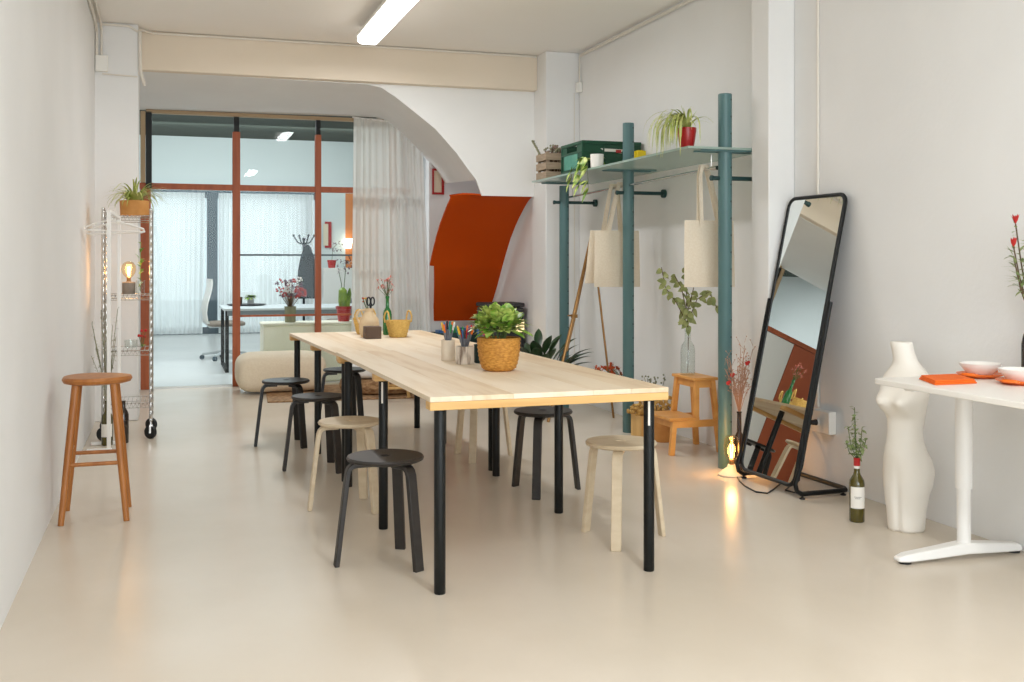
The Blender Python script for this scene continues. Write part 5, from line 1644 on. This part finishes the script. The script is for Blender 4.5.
for i in range(26):
    c = Vector((rnd.uniform(-.08, .13), rnd.uniform(-.03, .03), rnd.uniform(.52, .70)))
    for k in range(4): b.leaf(c, (rnd.uniform(-1, 1), rnd.uniform(-1, .3), rnd.uniform(-1, 1)), .026, .018, .1, n=2)
b.use(M['whiteflower'])
for i in range(12):
    c = Vector((rnd.uniform(-.08, .13), rnd.uniform(-.03, .0), rnd.uniform(.52, .70)))
    for k in range(4): b.leaf(c, (rnd.uniform(-1, 1), rnd.uniform(-1, .3), rnd.uniform(-1, 1)), .026, .018, .1, n=2)
b.build('orchid_stems', None, t, recalc=False)
# desk
t = empty('office_desk', (1.35, 13.2, 0), 'grey office desk with black legs beyond the glass', 'desk')
b = MB(); b.box((-0.74, -0.55, 0.715), (1.2, 0.60, 0.74)); b.build('desktop', M['greytop'], t, bevel=0.004)
b = MB(); b.box((-0.70, -0.53, 0.655), (1.16, -0.49, 0.714)); b.build('apron', M['greydesk'], t)
for x in (-0.70, 1.14):
    for y in (-0.50, 0.55):
        b = MB(); b.box((x - 0.02, y - 0.02, 0), (x + 0.02, y + 0.02, 0.714)); b.build('leg', M['blackpost'], t)
    b = MB(); b.box((x - 0.02, -0.48, 0.0), (x + 0.02, 0.53, 0.03)); b.build('floor_rail', M['blackpost'], t)
b = MB(); b.lathe([(0.001, 0), (0.20, 0), (0.24, 0.012), (0.24, 0.018), (0.001, 0.014)], (0.93, 13.55, 0.7405), 30)
tag(b.build('round_tray', M['blackplastic']), 'round dark tray on the office desk', 'tray')
t = empty('potted_herb', (0.98, 13.56, 0.756), 'small green herb in pale pot on the dark tray', 'plant')
b = MB(); b.lathe([(0.001, 0), (0.038, 0), (0.045, 0.09), (0.040, 0.09), (0.001, 0.075)], (0, 0, 0), 18); b.build('pot', M['greytop'], t)
b = MB(); b.use(M['leaf'])
for i in range(60):
    a = rnd.uniform(0, 6.28)
    b.leaf((0, 0, .08), (math.cos(a), math.sin(a), rnd.uniform(.2, 1.4)), rnd.uniform(.06, .13), .035, .5)
b.build('foliage', None, t, recalc=False)
b = MB(); b.lathe([(0.001, 0), (0.030, 0), (0.036, 0.09), (0.032, 0.09), (0.001, 0.01)], (0.845, 13.56, 0.756), 18)
tag(b.build('paper_cup', M['brownbox']), 'brown cup beside the herb on the dark tray', 'cup')
def office_chair(label, x, y, rz):
    t = empty('office_chair', (x, y, 0), label, 'office chair', 'white mesh office chairs', rz)
    for k in range(5):
        a = 2 * PI * k / 5 + .3
        b = MB(); b.tube([(0.03 * math.cos(a), 0.03 * math.sin(a), .10), (0.30 * math.cos(a), 0.30 * math.sin(a), .07)], [.020, .014], 8); lg = b.build('leg', M['greytop'], t)
        b = MB(); c = Vector((0.30 * math.cos(a), 0.30 * math.sin(a), .03)); s = Vector((-math.sin(a), math.cos(a), 0)) * .02; b.tube([c - s, c + s], .03, 14); b.build('caster', M['darkframe'], lg)
    b = MB(); b.cyl((0, 0, .08), (0, 0, .44), .024); b.build('gas_column', M['greytop'], t)
    b = MB(); pillow_shape(b, (0, 0, .47), .24, .24, .035); b.build('seat', M['concrete'], t)
    b = MB()
    pr = [(-.20, .44), (-.27, .52), (-.285, .62), (-.27, .74), (-.235, .86), (-.21, .98), (-.215, 1.06)]
    vs = []
    for xx, z in pr:
        w = .20 if z > .5 else .10
        vs.append([Vector((xx - .02 * math.cos(q * PI / 2), w * q, z)) for q in (-1, -.5, 0, .5, 1)] + [Vector((xx + .014 - .02 * math.cos(q * PI / 2), w * q, z)) for q in (1, .5, 0, -.5, -1)])
    b.rings(vs); b.build('backrest', M['whiteplastic'], t)
    b = MB(); b.tube([(0, 0, .43), (-.20, 0, .43), (-.30, 0, .52), (-.30, 0, .64)], .016, 8); b.build('back_support', M['greytop'], t)
    return t
office_chair('white mesh office chair left of the office desk, seen side on', 0.72, 14.45, R(8))
office_chair('white office chair at the right end of the office desk', 2.28, 14.45, R(172))
# coat stand
t = empty('coat_stand', (2.0, 16.6, 0), 'dark coat stand near the far street window', 'coat stand')
b = MB(); b.lathe([(0.001, 0), (.18, 0), (.18, .02), (.02, .03), (.018, 1.62), (.03, 1.64), (.001, 1.66)], (0, 0, 0), 16); b.build('pole', M['graycoat'], t)
for k in range(4):
    a = k * PI / 2 + .3
    b = MB(); b.tube([(0, 0, 1.55), (.10 * math.cos(a), .10 * math.sin(a), 1.58), (.17 * math.cos(a), .17 * math.sin(a), 1.68)], .010, 8); b.ball((.17 * math.cos(a), .17 * math.sin(a), 1.69), .02, 1); b.build('arm', M['graycoat'], t)
b = MB()
rings = []
for z, rx, ry in ((.72, .13, .08), (.80, .16, .10), (1.0, .15, .09), (1.2, .13, .08), (1.35, .10, .06), (1.50, .05, .04), (1.545, .02, .02)):
    rings.append([Vector((2.03 + rx * math.cos(2 * PI * k / 20) * (1 + .1 * math.sin(k * 2.4)), 16.42 + ry * math.sin(2 * PI * k / 20), z)) for k in range(20)])
b.rings(rings); tag(b.build('hanging_coat', M['graycoat']), 'dark coat hanging on the coat stand', 'coat')
t = empty('white_cabinet', (2.48, 16.2, 0), 'tall white cabinet beyond the second office chair', 'cabinet')
b = MB(); b.box((-.26, -.2, .0), (.26, .2, 1.19)); b.build('cabinet_body', M['whiteplastic'], t, bevel=.004)
b = MB(); b.box((-.25, -.215, .02), (-.004, -.2005, 1.17)); b.build('cabinet_door', M['whiteplastic'], t)
b = MB(); b.box((.004, -.215, .02), (.25, -.2005, 1.17)); b.build('cabinet_door', M['whiteplastic'], t)
t = empty('orchid_pot', (2.36, 16.12, 1.19), 'small red pot with an orchid on the white cabinet', 'plant')
b = MB(); b.lathe([(.001, 0), (.05, 0), (.07, .12), (.062, .12), (.001, .10)], (0, 0, 0), 18); b.build('pot', M['redflower'], t)
b = MB(); b.use(M['stemgreen']); b.tube([(0, 0, .1), (.02, 0, .3), (.08, 0, .36)], .004, 5); b.use(M['purpleflower'])
for i in range(14):
    c = Vector((rnd.uniform(-.02, .16), rnd.uniform(-.03, .03), rnd.uniform(.24, .40)))
    for k in range(4): b.leaf(c, (rnd.uniform(-1, 1), rnd.uniform(-1, .3), rnd.uniform(-1, 1)), .035, .025, .1, n=2)
b.build('orchid', None, t, recalc=False)
t = empty('low_sideboard', (2.75, 15.2, 0), 'low dark grey sideboard right of the office desk', 'sideboard')
b = MB(); b.box((-.3, -.25, 0), (.75, .25, .72)); b.build('body', M['greydesk'], t, bevel=.004)
b = MB(); b.box((-.31, -.26, .7205), (.76, .26, .75)); b.build('top_board', M['greydesk'], t)
b = MB(); b.box((-.29, -.262, .03), (.22, -.2505, .70)); b.build('door', M['greydesk'], t)
b = MB(); b.box((.23, -.262, .03), (.74, -.2505, .70)); b.build('door', M['greydesk'], t)
t = empty('wall_picture', (2.80, 19.595, 1.78), 'narrow red framed picture on the far office wall', 'picture')
b = MB(); b.box((-.06, -.03, -.24), (.06, -.001, .24)); b.build('frame', M['red'], t); b = MB(); b.box((-.09, -.034, -.20), (.0, -.0305, .20)); b.build('print', M['cream'], t)
t = empty('wall_sconce', (3.16, 19.595, 1.62), 'glowing wall lamp on the orange office wall', 'lamp')
b = MB(); b.box((-.04, -.02, -.05), (.04, -.001, .05)); b.build('wall_plate', M['whitemetal'], t)
b = MB(); b.lathe([(.05, -.09), (.08, .09), (.06, .09), (.001, .08)], (0, -.10, 0), 20); b.build('lamp_shade', M['sconce'], t)

# ================================================================== LIGHT
def area(name, loc, rot, sx, sy, e, c=(1, 1, 1)):
    l = bpy.data.lights.new(name, 'AREA'); l.shape = 'RECTANGLE'; l.size = sx; l.size_y = sy; l.energy = e; l.color = c
    o = bpy.data.objects.new(name, l); COL.objects.link(o); o.location = loc; o.rotation_euler = rot
    return o
# daylight from the shop window behind the camera
area('shop_window_daylight', (1.5, YF - 0.3, 1.7), (R(90), 0, 0), 3.6, 2.6, 170, (0.86, 0.94, 1.0))
# other ceiling battens of the same row (their light; they hang above the frame)
for y in (1.2,):
    area('ceiling_batten_light', (1.545, y, 3.02), (0, 0, 0), 0.18, 1.5, 48, (0.95, 0.98, 1.0))
area('ceiling_batten_light', (1.545, 7.75, 3.03), (0, 0, 0), 0.16, 1.55, 34, (0.96, 0.98, 1.0))
# street daylight outside the office window
area('street_daylight', (0.6, 20.6, 1.6), (R(-90), 0, 0), 5.0, 3.2, 45, (0.93, 0.97, 1.0))
area('office_fill_light', (0.6, 13.1, 3.45), (0, 0, 0), 2.6, 0.8, 120, (0.90, 0.96, 1.0))  # added fill, no real fixture: brightens the office and the floor near the glass
area('office_fill_light', (0.8, 16.6, 3.45), (R(25), 0, 0), 2.6, 0.8, 50, (0.92, 0.97, 1.0))  # second added fill without a fixture, lifts the back of the office

area('office_wall_fill', (0.8, 17.6, 3.3), (R(78), 0, 0), 5.0, 0.3, 30, (0.95, 0.99, 1.0))  # invented lamp, aimed only at the far wall to brighten the upper panes
w = bpy.data.worlds.new('World'); scene.world = w
w.use_nodes = True
bg = w.node_tree.nodes['Background']
bg.inputs['Color'].default_value = (0.83, 0.92, 1.0, 1)
bg.inputs['Strength'].default_value = 0.9

# ================================================================== CAMERA
cam = bpy.data.cameras.new('camera')
co = bpy.data.objects.new('camera', cam); COL.objects.link(co)
FPX = 1060.0
cam.sensor_fit = 'HORIZONTAL'; cam.sensor_width = 36.0
cam.lens = FPX / 1024.0 * 36.0
cam.shift_x = 0.0
cam.shift_y = -(341.0 - 262.0) / 1024.0
co.location = (0, 0, 1.28)
co.rotation_euler = (R(90), 0, -math.atan((512 - 168.0) / FPX))
cam.clip_start = 0.05
scene.camera = co

scene.view_settings.view_transform = 'Standard'
scene.view_settings.look = 'None'
scene.view_settings.gamma = 1.0
scene.view_settings.use_curve_mapping = False
scene.view_settings.exposure = 0.11
cy = scene.cycles
cy.use_denoising = True
cy.max_bounces = 10; cy.diffuse_bounces = 6; cy.glossy_bounces = 5; cy.transparent_max_bounces = 16; cy.transmission_bounces = 6
cy.sample_clamp_indirect = 6.0
